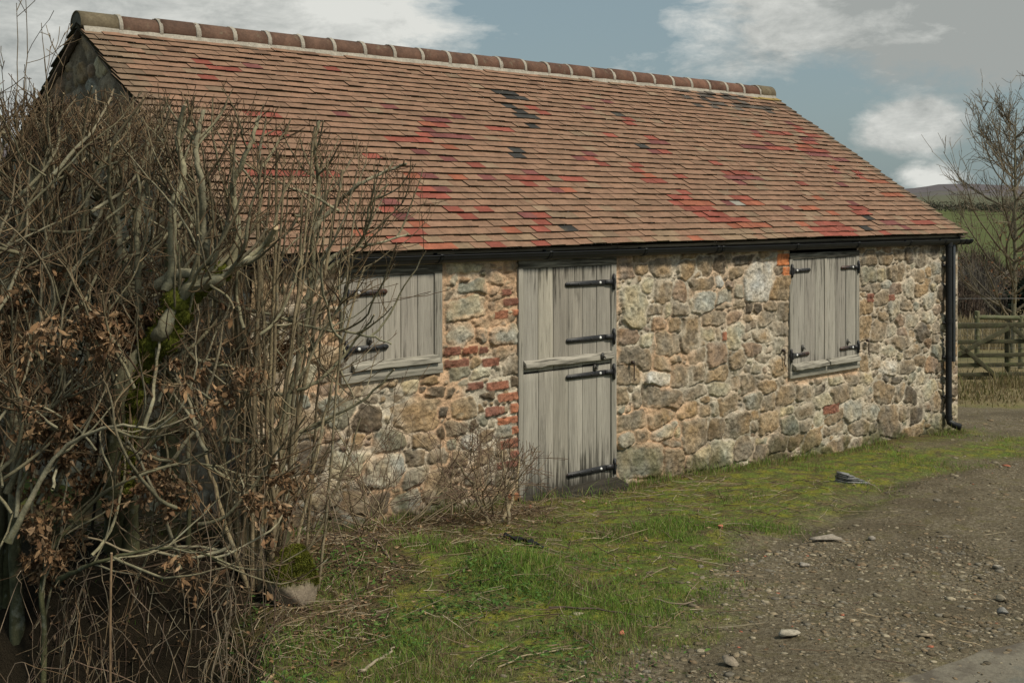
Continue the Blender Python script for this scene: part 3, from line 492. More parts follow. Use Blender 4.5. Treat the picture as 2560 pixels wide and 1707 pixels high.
g = Geo(); board(g, (10.972, 7.276, .80), (11.006, 7.29, 1.875), 2, 10, (1.15, 1.14, 1.1)); bevel(g.build('cover_strip', M['wood_v'], a, attrs={'stain': np.full(44, .2)}), .002)
drip(a, 'drip_bar', 10.38, 10.985, .735, .072, .06); drip(b, 'drip_bar', 11.01, 11.59, .735, .072, .06, dz=.0)
for x, z in ((7.94, .96), (10.21, .885), (11.775, .87)):            # cabin hooks hanging on the wall
    g = Geo(); y = 7.262; c = (.04, .024, .018)
    tube(g, [(x, y+.01, z+.075), (x, y-.012, z+.075), (x, y-.018, z+.072)], [.017, .017, .008], 8, c, cap=True)
    tube(g, [(x, y-.02, z+.07), (x+.004, y-.016, z), (x+.002, y-.015, z-.07), (x+.012, y-.018, z-.085), (x+.022, y-.02, z-.07)], .0055, 6, c, cap=True)
    g.build('wall_hook', M['iron'], barn)
# wall plate board and rainwater goods
g = Geo(); xs = [4.1, 5.9, 7.75, 10.34, 11.63, 13.87]
for i in range(5): board(g, (xs[i]+.002, 7.268+.002*(i % 2), 1.985), (xs[i+1]-.002, 7.31, 2.085), 0, 8, [(.9, .8, .66), (.8, .74, .64), (1.12, .98, .8), (.75, .7, .6), (1.0, .9, .74)][i])
V = np.concatenate(g.v); bevel(g.build('fascia_board', M['wood_h'], barn, attrs={'stain': np.full(len(V), .4)}))
def gzc(x): return 2.058-.0035*(x-4)
def half_pipe(g, xs, r, th, k=12, cy=7.232, dz=0):
    a = np.radians(np.linspace(180, 360, k)); n = len(xs); v = []
    for rr in (r, r-th):
        for x in xs: v.append(np.stack([np.full(k, x), cy+rr*np.cos(a), gzc(x)+dz+rr*np.sin(a)], -1))
    v = np.concatenate(v); i = np.arange(n-1)[:, None]*k; j = np.arange(k-1)[None]; o = np.stack([i+j, i+k+j, i+k+j+1, i+j+1], -1).reshape(-1, 4); off = n*k
    lip = [(ii*k+e, ii*k+k+e, off+ii*k+k+e, off+ii*k+e) for ii in range(n-1) for e in (0, k-1)]
    en = [(e*k+jj, e*k+jj+1, off+e*k+jj+1, off+e*k+jj) for e in (0, n-1) for jj in range(k-1)]
    g.add(v, np.concatenate([o, o[:, ::-1]+off, np.array(lip), np.array(en)]), col=(.012, .013, .015))
g = Geo(); half_pipe(g, np.linspace(3.98, 14.02, 40), .056, .004)
for zf in (7.177, 7.287): tube(g, [(x, zf, gzc(x)) for x in np.linspace(3.98, 14.02, 20)], .0045, 6, (.012, .013, .015))
for xe in (3.98, 14.02):
    a = np.radians(np.linspace(180, 360, 12)); P = np.stack([np.full(12, xe), 7.232+.055*np.cos(a), gzc(xe)+.055*np.sin(a)], -1)
    g.add(np.concatenate([P, [(xe, 7.232, gzc(xe))]]), tris=[(j, j+1, 12) if xe > 9 else (j+1, j, 12) for j in range(11)], col=(.012, .013, .015))
gut = g.build('gutter', M['plastic'], barn, smooth=False)
for x in (4.5, 5.70, 6.853, 8.03, 9.06, 9.13, 10.35, 11.48, 12.565, 13.36, 13.72, 13.85, 13.97):
    g = Geo(); half_pipe(g, [x-.017, x, x+.017], .0615, .005); box(g, (x-.017, 7.172, gzc(x)-.006), (x+.017, 7.182, gzc(x)+.012), (.012, .013, .015))
    if x < 13.5: box(g, (x-.013, 7.25, gzc(x)-.05), (x+.013, 7.27, gzc(x)+.02), (.012, .013, .015))
    g.build('gutter_bracket', M['plastic'], gut)
g = Geo(); px = 13.5; zb = float(gz(px, 7.2))+.10
tube(g, [(px, 7.225, 2.0), (px, 7.225, zb+.07), (px+.0, 7.215, zb+.03), (px+.02, 7.16, zb), (px+.045, 7.09, zb-.02)], [.037, .037, .038, .039, .040], 16, (.012, .013, .015), cap=(.004, .004, .004))
for z, r, h in ((1.975, .046, .05), (zb+.09, .043, .05), (1.06, .043, .05)):
    tube(g, [(px, 7.225, z-h/2), (px, 7.225, z+h/2)], r, 16, (.012, .013, .015), cap=True)
pipe = g.build('downpipe', M['plastic'], barn, smooth=False)
for z in (1.72, 1.03, .62, .15):
    g = Geo(); tube(g, [(px, 7.225, z-.012), (px, 7.225, z+.012)], .0405, 16, (.012, .013, .015), cap=True)
    box(g, (px-.075, 7.25, z-.013), (px+.10, 7.268, z+.013), (.012, .013, .015))
    for dx in (-.06, .085): tube(g, [(px+dx, 7.252, z), (px+dx, 7.235, z)], .008, 7, (.02, .02, .02), cap=True)
    g.build('pipe_clip', M['plastic'], pipe)
g = Geo(); box(g, (13.62, 7.225, .55), (13.672, 7.275, 1.97), (.045, .05, .056))
bevel(g.build('cable_duct', M['plastic'], barn), .004)
# ------------------------------------------------------------------ ground sheet
def spread(a, b, st, far, gr=1.32):
    c = list(np.arange(a, b+1e-6, st)); d = st
    while c[-1] < far: d *= gr; c.append(c[-1]+d)
    d = st
    while c[0] > -far: d *= gr; c.insert(0, c[0]-d)
    return np.array(c)
gX = spread(-5, 9.5, .05, 2600); gZ = spread(3.6, 17, .05, 2600)
GX, GZ = np.meshgrid(gX, gZ, indexing='ij'); wx, wy = site(GX, GZ); hz = gz(wx, wy)
def road_s(X, Z):                                                   # metres in from the edge of the tarred lane
    n = .10*(fbm(X*1.2+Z*1.2+50, Z*.3, 3)-.5)+.05*(fbm(X*6, Z*6, 2)-.5)
    return ((X-1.71)*.57-(Z-5.30)*.82)/math.hypot(.57, .82)+n
rs = road_s(GX, GZ); near = (np.abs(GX) < 9) & (np.abs(GZ) < 20)
hz = hz-.03*sstep(-.05, .2, rs)*near*sstep(4.5, 3.6, rs)
idx = np.arange(GX.size).reshape(GX.shape)
q = np.stack([idx[:-1, :-1], idx[1:, :-1], idx[1:, 1:], idx[:-1, 1:]], -1)
g = Geo(); gm = gmask(wx, wy); lt = litter(wx, wy)*(GZ < 17); soil_shade = np.maximum(ditch(GX, GZ), sstep(-1.15, -1.6, GX+.5*(fbm(wx*2, wy*2, 3)-.5))*sstep(7.6, 6.9, GZ))  # last mask: where hedge shade is painted on the ditch and bank soil
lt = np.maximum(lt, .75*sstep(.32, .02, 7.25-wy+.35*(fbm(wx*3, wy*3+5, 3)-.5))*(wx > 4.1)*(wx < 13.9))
fieldz = sstep(17.2, 18.5, GZ)
green = sstep(29.5, 30.5, GZ)*(1-sstep(33, 34.5, GZ))+sstep(56, 66, GZ)
rut = np.exp(-((wy-YB(wx)+.05)/.10)**2)*sstep(5.3, 6.3, wx)*(1-sstep(9.6, 10.6, wx))
g.add(np.stack([wx, wy, hz], -1).reshape(-1, 3), q)
def ground_mat():
    m, nt, b = new_mat('ground_soil'); co = obco(nt)
    A = lambda n: attr(nt, n).outputs['Fac']
    n1 = noise(nt, co, 1.3, 6, .65); n2 = noise(nt, co, 6, 6, .7); n3 = noise(nt, co, 38, 5, .7); n4 = noise(nt, co, 150, 3, .7)
    vor = N(nt, 'ShaderNodeTexVoronoi'); vor.inputs['Scale'].default_value = 55; L(nt, co, vor.inputs['Vector'])
    sep = N(nt, 'ShaderNodeSeparateColor'); L(nt, vor.outputs['Color'], sep.inputs[0])
    gr = mixc(nt, rng_map(nt, n3, .35, .65, 0, 1), (.088, .070, .045), (.215, .18, .12))
    gr = mixc(nt, rng_map(nt, sep.outputs[0], .62, .9, 0, .8), gr, (.27, .23, .16))
    gr = mixc(nt, rng_map(nt, n1, .42, .62, 0, .75), gr, mixc(nt, rng_map(nt, n3, .3, .7, 0, 1), (.06, .047, .029), (.155, .125, .08)))
    gr = mixc(nt, mul(nt, rng_map(nt, n2, .52, .68, 0, .8), rng_map(nt, n1, .35, .6, 1, .25)), gr, (.13, .115, .035))
    tf = mixc(nt, rng_map(nt, n2, .38, .6, 0, 1), (.10, .082, .04), (.13, .18, .034))
    tf = mixc(nt, rng_map(nt, noise(nt, co, 5.5, 7, .72), .49, .58, 0, .85), tf, (.21, .205, .032))
    tf = mixc(nt, rng_map(nt, noise(nt, co, 7.3, 7, .72), .54, .62, 0, .85), tf, (.17, .12, .062))
    tf = mixc(nt, 1., tf, grey(nt, rng_map(nt, n3, .32, .68, .45, 1.55)), 'MULTIPLY')
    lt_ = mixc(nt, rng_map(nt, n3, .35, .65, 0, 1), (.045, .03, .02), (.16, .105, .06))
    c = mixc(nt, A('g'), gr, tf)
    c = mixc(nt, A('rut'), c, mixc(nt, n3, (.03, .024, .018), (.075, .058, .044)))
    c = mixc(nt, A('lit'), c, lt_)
    c = mixc(nt, A('ditch'), c, mixc(nt, n2, (.014, .0105, .007), (.045, .035, .021)))  # near-black soil, shade under the hedge put into its colour
    dry = mixc(nt, n3, (.15, .12, .062), (.30, .24, .13)); c = mixc(nt, A('field'), c, dry)
    gn = mixc(nt, noise(nt, co, .05, 4), (.075, .092, .03), (.11, .122, .045)); c = mixc(nt, A('green'), c, gn)
    c = mixc(nt, 1., c, grey(nt, rng_map(nt, n4, .3, .7, .75, 1.25)), 'MULTIPLY')
    L(nt, c, b.inputs['Base Color']); b.inputs['Roughness'].default_value = .95; b.inputs['Specular IOR Level'].default_value = .12
    bump(nt, b, mul(nt, mul(nt, n3, n2, 'ADD'), mul(nt, n4, .4), 'ADD'), .8, .03); return m
M['ground'] = ground_mat()
tag(g.build('ground', M['ground'], smooth=True, attrs=dict(g=gm, lit=lt*(1-soil_shade)*.85, ditch=soil_shade, field=fieldz, green=green, rut=rut*.5*sstep(.3, .55, fbm(wx*2, wy*2, 3)))), kind='structure')
# tarred lane at the camera side
g = Geo(); a = np.linspace(-9, 12, 220); b = np.concatenate([np.linspace(-.02, .6, 16), np.linspace(.75, 3.6, 22)])
Aa, Bb = np.meshgrid(a, b, indexing='ij'); ux, uz = .82/.9987, .57/.9987
rX = 1.71+Aa*ux+Bb*uz; rZ = 5.30+Aa*uz-Bb*ux
sh = road_s(rX, rZ)-Bb; rX = rX-sh*uz*(Bb < .3); rZ = rZ+sh*ux*(Bb < .3)
x, y = site(rX, rZ); z = gz(x, y)-.03*sstep(-.05, .2, road_s(rX, rZ))+.018*sstep(-.02, .12, Bb)+.004
idx = np.arange(Aa.size).reshape(Aa.shape); q = np.stack([idx[:-1, :-1], idx[:-1, 1:], idx[1:, 1:], idx[1:, :-1]], -1)
g.add(np.stack([x, y, z], -1).reshape(-1, 3), q[..., ::-1])
m, nt, b_ = new_mat('worn_tarmac'); co = obco(nt); ed = attr(nt, 'edge').outputs['Fac']; n3 = noise(nt, co, 60, 5, .7); n2 = noise(nt, co, 5, 6, .7)
c = mixc(nt, rng_map(nt, n3, .3, .7, 0, 1), (.07, .077, .066), (.112, .118, .10))
dirt = mixc(nt, rng_map(nt, n3, .3, .7, 0, 1), (.13, .115, .083), (.205, .18, .135))
c = mixc(nt, rng_map(nt, mul(nt, ed, rng_map(nt, n2, .3, .7, -.35, .35, False), 'ADD'), .25, .75, 0, 1), c, dirt)
c = mixc(nt, rng_map(nt, mul(nt, ed, rng_map(nt, n2, .3, .7, -.5, .5, False), 'ADD'), .85, 1.2, 0, .8), c, (.07, .055, .038))
L(nt, c, b_.inputs['Base Color']); b_.inputs['Roughness'].default_value = .9; bump(nt, b_, n3, .5, .01)
tag(g.build('road', m, smooth=True, attrs=dict(edge=1-sstep(0, .75, Bb))), kind='structure')
# far moor
hb = np.linspace(-1.3, 1.3, 260); hr = np.concatenate([np.linspace(420, 900, 8), np.linspace(1000, 2000, 24), [2150, 2400]])
HB, HR = np.meshgrid(hb, hr, indexing='ij'); px = HB*2748
el = np.interp(px, [-3500, -1400, -1176, -1000, -300, 600, 900, 940, 985, 1060, 1176, 1300, 1600, 3500], [90, 150, 143, 120, 80, 55, 40, 44, 51, 52, 46, 40, 46, 60])
el = el+1.6*(fbm(px*.02, px*0, 3)-.5)
top = el/2748*2000+2.43; t = np.clip((HR-420)/1580, 0, 1); hzv = -1.2+(top+1.2)*(.25*t+.75*t**2.0)+10*(fbm(HB*9, HR*.004, 4)-.5)*np.sin(t*np.pi)
hzv = np.where(HR > 2000, top-(HR-2000)*.03, hzv)
x, y = site(HB*HR, HR); idx = np.arange(HB.size).reshape(HB.shape); g = Geo()
g.add(np.stack([x, y, hzv], -1).reshape(-1, 3), np.stack([idx[:-1, :-1], idx[1:, :-1], idx[1:, 1:], idx[:-1, 1:]], -1))
m, nt, b_ = new_mat('hazed_heather_moor'); co = obco(nt); na = noise(nt, co, .006, 6, .65); nb = noise(nt, co, .03, 6, .7, (1, 1, 3)); el = attr(nt, 'up').outputs['Fac']
c = mixc(nt, rng_map(nt, nb, .35, .65, 0, 1), (.07, .06, .066), (.125, .102, .105)); lowc = mixc(nt, nb, (.055, .062, .03), (.12, .115, .055))  # heather tones with the blue of distance haze mixed into the colour
c = mixc(nt, rng_map(nt, mul(nt, el, rng_map(nt, na, .3, .7, -.25, .25, False), 'ADD'), .45, .75, 0, 1), lowc, c)
L(nt, c, b_.inputs['Base Color']); b_.inputs['Roughness'].default_value = 1
tag(g.build('hills', m, smooth=True, attrs=dict(up=t)), kind='structure')
# ------------------------------------------------------------------ loose cover on the ground (nobody could count it)
def rand_site(n, xr, zr): return rng.uniform(*xr, n), rng.uniform(*zr, n)
def blades(g, x, y, z, h, w, col, lean=.5):
    n = len(x); az = rng.uniform(0, 2*np.pi, n); ln = np.abs(rng.normal(0, lean, n))*h
    dx, dy = np.cos(az)*ln, np.sin(az)*ln; fa = rng.uniform(0, 2*np.pi, n); sx, sy = np.cos(fa)*w/2, np.sin(fa)*w/2
    v = np.stack([np.stack([x-sx, y-sy, z-.01], -1), np.stack([x+sx, y+sy, z-.01], -1), np.stack([x-sx*.7+dx*.35, y-sy*.7+dy*.35, z+h*.6], -1),
                  np.stack([x+sx*.7+dx*.35, y+sy*.7+dy*.35, z+h*.6], -1), np.stack([x+dx, y+dy, z+h], -1)], 1).reshape(-1, 3)
    i = np.arange(n)*5; g.add(v, np.stack([i, i+1, i+3, i+2], -1), np.stack([i+2, i+3, i+4], -1), col=np.repeat(col, 5, 0))
def pick(pal, n, var=.2):
    pal = np.array(pal); return pal[rng.integers(len(pal), size=n)]*rng.uniform(1-var, 1+var, (n, 1))
GREEN = [(.15, .26, .04), (.17, .28, .05), (.115, .21, .035), (.20, .27, .055), (.25, .26, .075)]
DRY = [(.26, .205, .11), (.2, .15, .075), (.3, .25, .15)]
g = Geo()
X, Z = rand_site(260000, (-2.4, 8.5), (4.9, 15.6)); X[:130000], Z[:130000] = rand_site(130000, (-1.3, 2.4), (4.9, 9))
x, y = site(X, Z); gm = gmask(x, y); n1 = fbm(x*2.1+7, y*2.1, 4); n2 = fbm(x*.9, y*.9+4, 3)
hump = 1.0*np.exp(-(((X+.1)/.6)**2+((Z-7.45)/.55)**2))+.8*np.exp(-(((X+.4)/.5)**2+((Z-5.6)/.5)**2))
dens = gm*(.10+1.1*sstep(.47, .62, n1))*(1-.75*litter(x, y))*(1-ditch(X, Z))+.9*hump*(n1 > .42)
k = (rng.random(len(x)) < dens) & (y < 7.24); x, y, X, Z, n1, hump = x[k], y[k], X[k], Z[k], n1[k], hump[k]
h = rng.gamma(4, .0055, len(x))*(.6+.9*sstep(.5, .7, n1)+.9*hump); col = pick(GREEN, len(x)); dr = rng.random(len(x)) < .12+.5*sstep(.5, .62, fbm(x*1.6+90, y*1.6, 4)); col[dr] = pick(DRY, dr.sum())
blades(g, x, y, gz(x, y), h, rng.uniform(.0022, .005, len(x))*(.7+Z*.06), col, 1.0)
xx = rng.uniform(4.2, 13.9, 5200); yy = 7.24-np.abs(rng.normal(0, .09, 5200)); k = fbm(xx*2.3, yy*2.3+40, 3) > .5; xx, yy = xx[k], yy[k]
blades(g, xx, yy, gz(xx, yy), rng.gamma(4, .014, len(xx)), rng.uniform(.003, .006, len(xx)), pick(GREEN+DRY, len(xx)), .8)
tag(g.build('grass', M['grass']), kind='stuff')
# rough winter grass by the field gate and at the foot of the barn
g = Geo(); X, Z = rand_site(26000, (5.5, 15), (17.4, 24.5)); x, y = site(X, Z); n1 = fbm(x*.9, y*.9, 3)
k = rng.random(len(x)) < sstep(.30, .6, n1)*(sstep(17.3, 19, Z)); x, y, Z, n1 = x[k], y[k], Z[k], n1[k]
tf = sstep(.5, .7, n1)*sstep(19.5, 21.5, Z)
blades(g, x, y, gz(x, y), rng.gamma(4, .022, len(x))*(.6+2.4*tf), rng.uniform(.010, .022, len(x)), pick(DRY+[(.12, .125, .04), (.17, .15, .06)], len(x)), .45)
X, Z = rand_site(24000, (7, 20), (33.2, 44)); x, y = site(X, Z); blades(g, x, y, gz(x, y), rng.gamma(5, .05, len(x)), rng.uniform(.02, .05, len(x)), pick([(.31, .255, .145), (.26, .205, .11), (.34, .29, .18)], len(x)), .35)
tag(g.build('dry_grass', M['grass']), kind='stuff')
def leaves(g, P, size, pal, curl=1.2, droop=0, flat=False):
    n = len(P); U_, V_ = np.meshgrid(np.linspace(-.5, .5, 3), np.linspace(0, 1, 5), indexing='ij'); wd = np.sin(np.pi*np.clip(V_*.92+.06, 0, 1))**.8*.44
    cu = rng.uniform(.2, curl, n)[:, None, None]; cv = rng.normal(0, curl*.6, n)[:, None, None]
    a = U_*2*wd*cu*1.4; lx = np.where(cu > .01, wd*np.sin(a)/np.maximum(cu*1.4, .01)*1.0, U_*wd); lz = wd*(1-np.cos(a))/np.maximum(cu*1.4, .01)+.05*np.sin(V_*14+cv*5)*np.abs(U_*2)
    th = V_*cv; ly = V_*np.sinc(th/np.pi)*np.cos(th*.5)+0*lx; lz = lz+V_*np.sin(th*.6)*.5
    R = rng.normal(0, 1, (n, 3)); R[:, 2] = R[:, 2]*(.25 if flat else .6)-droop; ty = R/np.linalg.norm(R, axis=1)[:, None]
    q = rng.normal(0, 1, (n, 3)); 
    if flat: q = np.stack([q[:, 0]*.35, q[:, 1]*.35, np.ones(n)], -1)
    tx = np.cross(ty, q); tx /= np.linalg.norm(tx, axis=1)[:, None]; tz = np.cross(tx, ty)
    s = np.broadcast_to(size, (n,))[:, None, None, None]
    v = P[:, None, None]+s*(lx[..., None]*tx[:, None, None]+ly[..., None]*ty[:, None, None]+lz[..., None]*tz[:, None, None])
    i = (np.arange(n)*15)[:, None]; qd = np.array([(a*5+b, a*5+5+b, a*5+6+b, a*5+b+1) for a in range(2) for b in range(4)]); qd = (i[..., None]+qd[None]).reshape(-1, 4)
    c = np.repeat(pick(pal, n, .3), 15, 0); g.add(v.reshape(-1, 3), qd, col=c)
BROWN = [(.19, .108, .052), (.24, .15, .078), (.14, .078, .04), (.31, .205, .12), (.20, .118, .06)]
g = Geo(); X, Z = rand_site(14000, (-2.6, 1.6), (5, 9.8)); x, y = site(X, Z); k = (rng.random(len(x)) < litter(x, y)*.5*(1-.45*ditch(X, Z))+.012+.12*(y > 6.95)) & (y < 7.2); x, y = x[k], y[k]
leaves(g, np.stack([x, y, gz(x, y)+.012], -1), rng.uniform(.02, .05, len(x)), BROWN+[(.31, .22, .13)], 1.6, 0, True)
tag(g.build('leaf_litter', M['leaf'], smooth=True), kind='stuff')
g = Geo(); X, Z = rand_site(15000, (-1.5, 1.2), (4.9, 7.6)); x, y = site(X, Z); n1 = fbm(x*2.6+60, y*2.6, 3); k = rng.random(len(x)) < sstep(.42, .58, n1)*sstep(1.0, -.2, X)*.75*(1-.8*ditch(X, Z)); x, y = x[k], y[k]
leaves(g, np.stack([x, y, gz(x, y)+rng.uniform(.005, .06, len(x))], -1), rng.uniform(.014, .042, len(x)), [(.085, .17, .035), (.12, .21, .05), (.055, .115, .025), (.045, .09, .02)], .7, 0, True)
X, Z = rand_site(2600, (1, 5), (6.4, 11)); x, y = site(X, Z); k = (fbm(x*2.6+10, y*2.6, 3) > .58) & (gmask(x, y) > .6) & (y < 7.2); x, y = x[k], y[k]
leaves(g, np.stack([x, y, gz(x, y)+rng.uniform(.003, .03, len(x))], -1), rng.uniform(.012, .03, len(x)), [(.09, .15, .035), (.12, .18, .06)], .7, 0, True)
tag(g.build('weeds', M['grass'], smooth=True), kind='stuff')
g = Geo(); X, Z = rand_site(22000, (-2.6, 5), (4.9, 11)); x, y = site(X, Z); k = (rng.random(len(x)) < litter(x, y)*.42*(1-.4*ditch(X, Z))+.14*gmask(x, y)+.015+.25*(y > 6.8)) & (y < 7.15); x, y = x[k], y[k]
for a, b in zip(x, y):
    ln = rng.gamma(2.2, .05)*(1.7 if rng.random() < .3 else 1); az = rng.uniform(0, 2*np.pi); t = np.linspace(-.5, .5, 4); bx = a+np.cos(az)*ln*t+rng.normal(0, ln*.05, 4); by = b+np.sin(az)*ln*t+rng.normal(0, ln*.05, 4)
    tube(g, np.stack([bx, by, gz(bx, by)+.008+np.abs(rng.normal(0, .012))+t*ln*rng.normal(0, .15)], -1), rng.uniform(.0012, .0034), 3, np.array([(.30, .235, .145), (.20, .14, .085), (.12, .08, .055), (.36, .30, .2)][rng.integers(4)])*rng.uniform(.7, 1.2))
tag(g.build('twig_litter', M['twig']), kind='stuff')
# stones
_t = (1+5**.5)/2; ICO = np.array([(-1, _t, 0), (1, _t, 0), (-1, -_t, 0), (1, -_t, 0), (0, -1, _t), (0, 1, _t), (0, -1, -_t), (0, 1, -_t), (_t, 0, -1), (_t, 0, 1), (-_t, 0, -1), (-_t, 0, 1)])/math.hypot(1, _t)
ICF = np.array([(0, 11, 5), (0, 5, 1), (0, 1, 7), (0, 7, 10), (0, 10, 11), (1, 5, 9), (5, 11, 4), (11, 10, 2), (10, 7, 6), (7, 1, 8), (3, 9, 4), (3, 4, 2), (3, 2, 6), (3, 6, 8), (3, 8, 9), (4, 9, 5), (2, 4, 11), (6, 2, 10), (8, 6, 7), (9, 8, 1)])
g = Geo(); X, Z = rand_site(44000, (-.6, 9), (4.9, 16)); X[:18000], Z[:18000] = rand_site(18000, (-.3, 3.2), (4.9, 8.5)); x, y = site(X, Z); rsd = road_s(X, Z)
k = (rng.random(len(x)) < (1-gmask(x, y))*(.25+.9*sstep(.4, .62, fbm(x*1.6, y*1.6+70, 4)))+.03) & (rsd < .05+rng.random(len(x))*.25) & ~((y > 7.1) & (x < 14.2)); x, y, Z = x[k], y[k], Z[k]; n = len(x)
s = np.clip(rng.lognormal(-4.95, .6, n), .0025, .032)*(.75+.03*Z); sc = np.stack([s*rng.uniform(.8, 1.5, n), s*rng.uniform(.7, 1.2, n), s*rng.uniform(.18, .42, n)], -1)
az = rng.uniform(0, 2*np.pi, n); v = ICO[None]*rng.uniform(.72, 1.2, (n, 12, 1))*sc[:, None]
v = np.stack([v[..., 0]*np.cos(az)[:, None]-v[..., 1]*np.sin(az)[:, None], v[..., 0]*np.sin(az)[:, None]+v[..., 1]*np.cos(az)[:, None], v[..., 2]], -1)+np.stack([x, y, gz(x, y)+s*.03], -1)[:, None]
cc = pick([(.20, .16, .105), (.14, .112, .07), (.27, .23, .16), (.12, .10, .068), (.19, .14, .085), (.17, .15, .115)], n, .25); rd = rng.random(n) < .006; cc[rd] = (.36, .13, .075)
g.add(v.reshape(-1, 3), tris=(np.arange(n)[:, None, None]*12+ICF[None]).reshape(-1, 3), col=np.repeat(cc, 12, 0))
tag(g.build('gravel', M['pebble']), kind='stuff')
def rock(name, X, Z, s, col, label, cat, mat='pebble', sub=2, sink=.3, mossy=0, rz=0, group=None):
    import bmesh
    bm = bmesh.new(); bmesh.ops.create_icosphere(bm, subdivisions=sub, radius=1); V = np.array([v.co for v in bm.verts]); F = [[v.index for v in f.verts] for f in bm.faces]; bm.free()
    lr = np.random.default_rng(sum(map(ord, label))); o = lr.uniform(0, 50); nn = fbm(V[:, 0]*1.3+o, V[:, 1]*1.3+V[:, 2]*2, 3)-.5; n2 = fbm(V[:, 0]*4+o, V[:, 1]*4+V[:, 2]*5, 3)-.5
    V = V*(1+(.3 if mossy else .7)*nn+.15*n2)[:, None]
    for d in lr.normal(0, 1, (9, 3)): d /= np.linalg.norm(d); t = V@d; V = V-np.maximum(t-lr.uniform(*((.35, .65) if not mossy else (.62, .85))), 0)[:, None]*d*.97
    V = V*np.array(s)*1.05; a = rz; V = np.stack([V[:, 0]*math.cos(a)-V[:, 1]*math.sin(a), V[:, 0]*math.sin(a)+V[:, 1]*math.cos(a), V[:, 2]], -1)
    x, y = site(X, Z); V = V+np.array((x, y, float(gz(x, y))+s[2]*(1-sink)))
    cc = np.tile(np.array(col, float), (len(V), 1))
    if mossy: up = sstep(-.02, .05, V[:, 2]-V[:, 2].mean()+.05*(fbm(V[:, 0]*14, V[:, 1]*14+V[:, 2]*9, 3)-.5)*2)[:, None]; cc = cc*(1-up)+np.array((.10, .11, .018))*up
    g = Geo(); g.add(V, tris=F, col=cc); o = g.build(name, M[mat], smooth=bool(mossy)); tag(o, label, cat, group)
    if mossy:
        F = np.array(F); F = F[up[F].mean(1)[:, 0] > .5]; n = 9000; T = F[rng.integers(len(F), size=n)]; w = rng.dirichlet((1, 1, 1), n); P = (V[T]*w[..., None]).sum(1); nn = np.cross(V[T[:, 1]]-V[T[:, 0]], V[T[:, 2]]-V[T[:, 0]]); nn /= np.linalg.norm(nn, axis=1)[:, None]
        u = nn+rng.normal(0, .5, (n, 3)); u /= np.linalg.norm(u, axis=1)[:, None]; q = np.cross(u, rng.normal(0, 1, (n, 3))); q /= np.linalg.norm(q, axis=1)[:, None]; h = rng.uniform(.006, .018, (n, 1)); g = Geo(); i = np.arange(n)*3
        g.add(np.stack([P-q*.003, P+q*.003, P+u*h], 1).reshape(-1, 3), tris=np.stack([i, i+1, i+2], -1), col=np.repeat(pick([(.15, .16, .022), (.11, .125, .018), (.19, .185, .035)], n), 3, 0)); g.build('moss', M['moss'], o)
    return o
# ------------------------------------------------------------------ woody growth
def nrm(v): return v/(np.linalg.norm(v)+1e-9)
def grow(out, p, d, ln, r, lv, kids, up=.10, wig=.16, ztop=None, seg=.06, minr=.0019, spread=(.5, 1.15), ratio=(.35, .7), maxlv=3, zmin=None):
    n = max(3, int(ln/seg)); P = [np.array(p, float)]; d = nrm(np.array(d, float))
    for i in range(n):
        d = nrm(d+rng.normal(0, wig, 3)+np.array((0, 0, up))); q = P[-1]+d*ln/n
        if ztop is not None and q[2] > ztop(q): break
        if zmin is not None and q[2] < zmin: d[2] = abs(d[2]); q = P[-1]+d*ln/n
        if q[1] > 7.19 and 4.05 < q[0] < 13.95 and q[1] < 13.1: break
        P.append(q)
    if len(P) < 2: return
    P = np.array(P); rr = np.linspace(r, max(r*.45, minr), len(P)); out.setdefault(lv, []).append((P, rr))
    if lv >= maxlv: return
    spawn(out, P, rr, lv+1, kids, up, wig, ztop, seg, minr, spread, ratio, maxlv, ln, zmin)
def spawn(out, P, rr, lv, kids, up=.10, wig=.16, ztop=None, seg=.06, minr=.0019, spread=(.5, 1.15), ratio=(.35, .7), maxlv=3, ln=None, zmin=None, t0=.12, zlo=-9):
    ln = ln if ln else float(np.sum(np.linalg.norm(np.diff(P, axis=0), axis=1)))
    k = kids[min(lv, len(kids)-1)]; n = rng.poisson(k*ln) if k*ln > 0 else 0
    for _ in range(n):
        t = rng.uniform(t0, 1)**.8*(len(P)-1); i = min(int(t), len(P)-2); f = t-i; q = P[i]*(1-f)+P[i+1]*f
        if q[2] < zlo: continue
        d0 = nrm(P[i+1]-P[i]); ax = nrm(np.cross(d0, rng.normal(0, 1, 3))); a = rng.uniform(*spread)
        d = d0*math.cos(a)+ax*math.sin(a); rad = (rr[i]*(1-f)+rr[i+1]*f)*rng.uniform(.5, .78)
        L_ = {1: rng.uniform(.28, .85), 2: rng.uniform(.12, .42), 3: rng.uniform(.04, .17)}.get(lv, .1)
        if lv > 1 or ln < .5: L_ = min(L_, ln*rng.uniform(*ratio)+.03)
        grow(out, q, d, L_, max(rad, minr), lv, kids, up, wig, ztop, seg, minr, spread, ratio, maxlv, zmin)
TW = [(.135, .088, .046), (.17, .12, .066), (.235, .175, .10), (.095, .064, .038), (.20, .148, .085)]
BR = [(.20, .155, .088), (.15, .112, .063), (.25, .20, .118), (.11, .082, .05)]
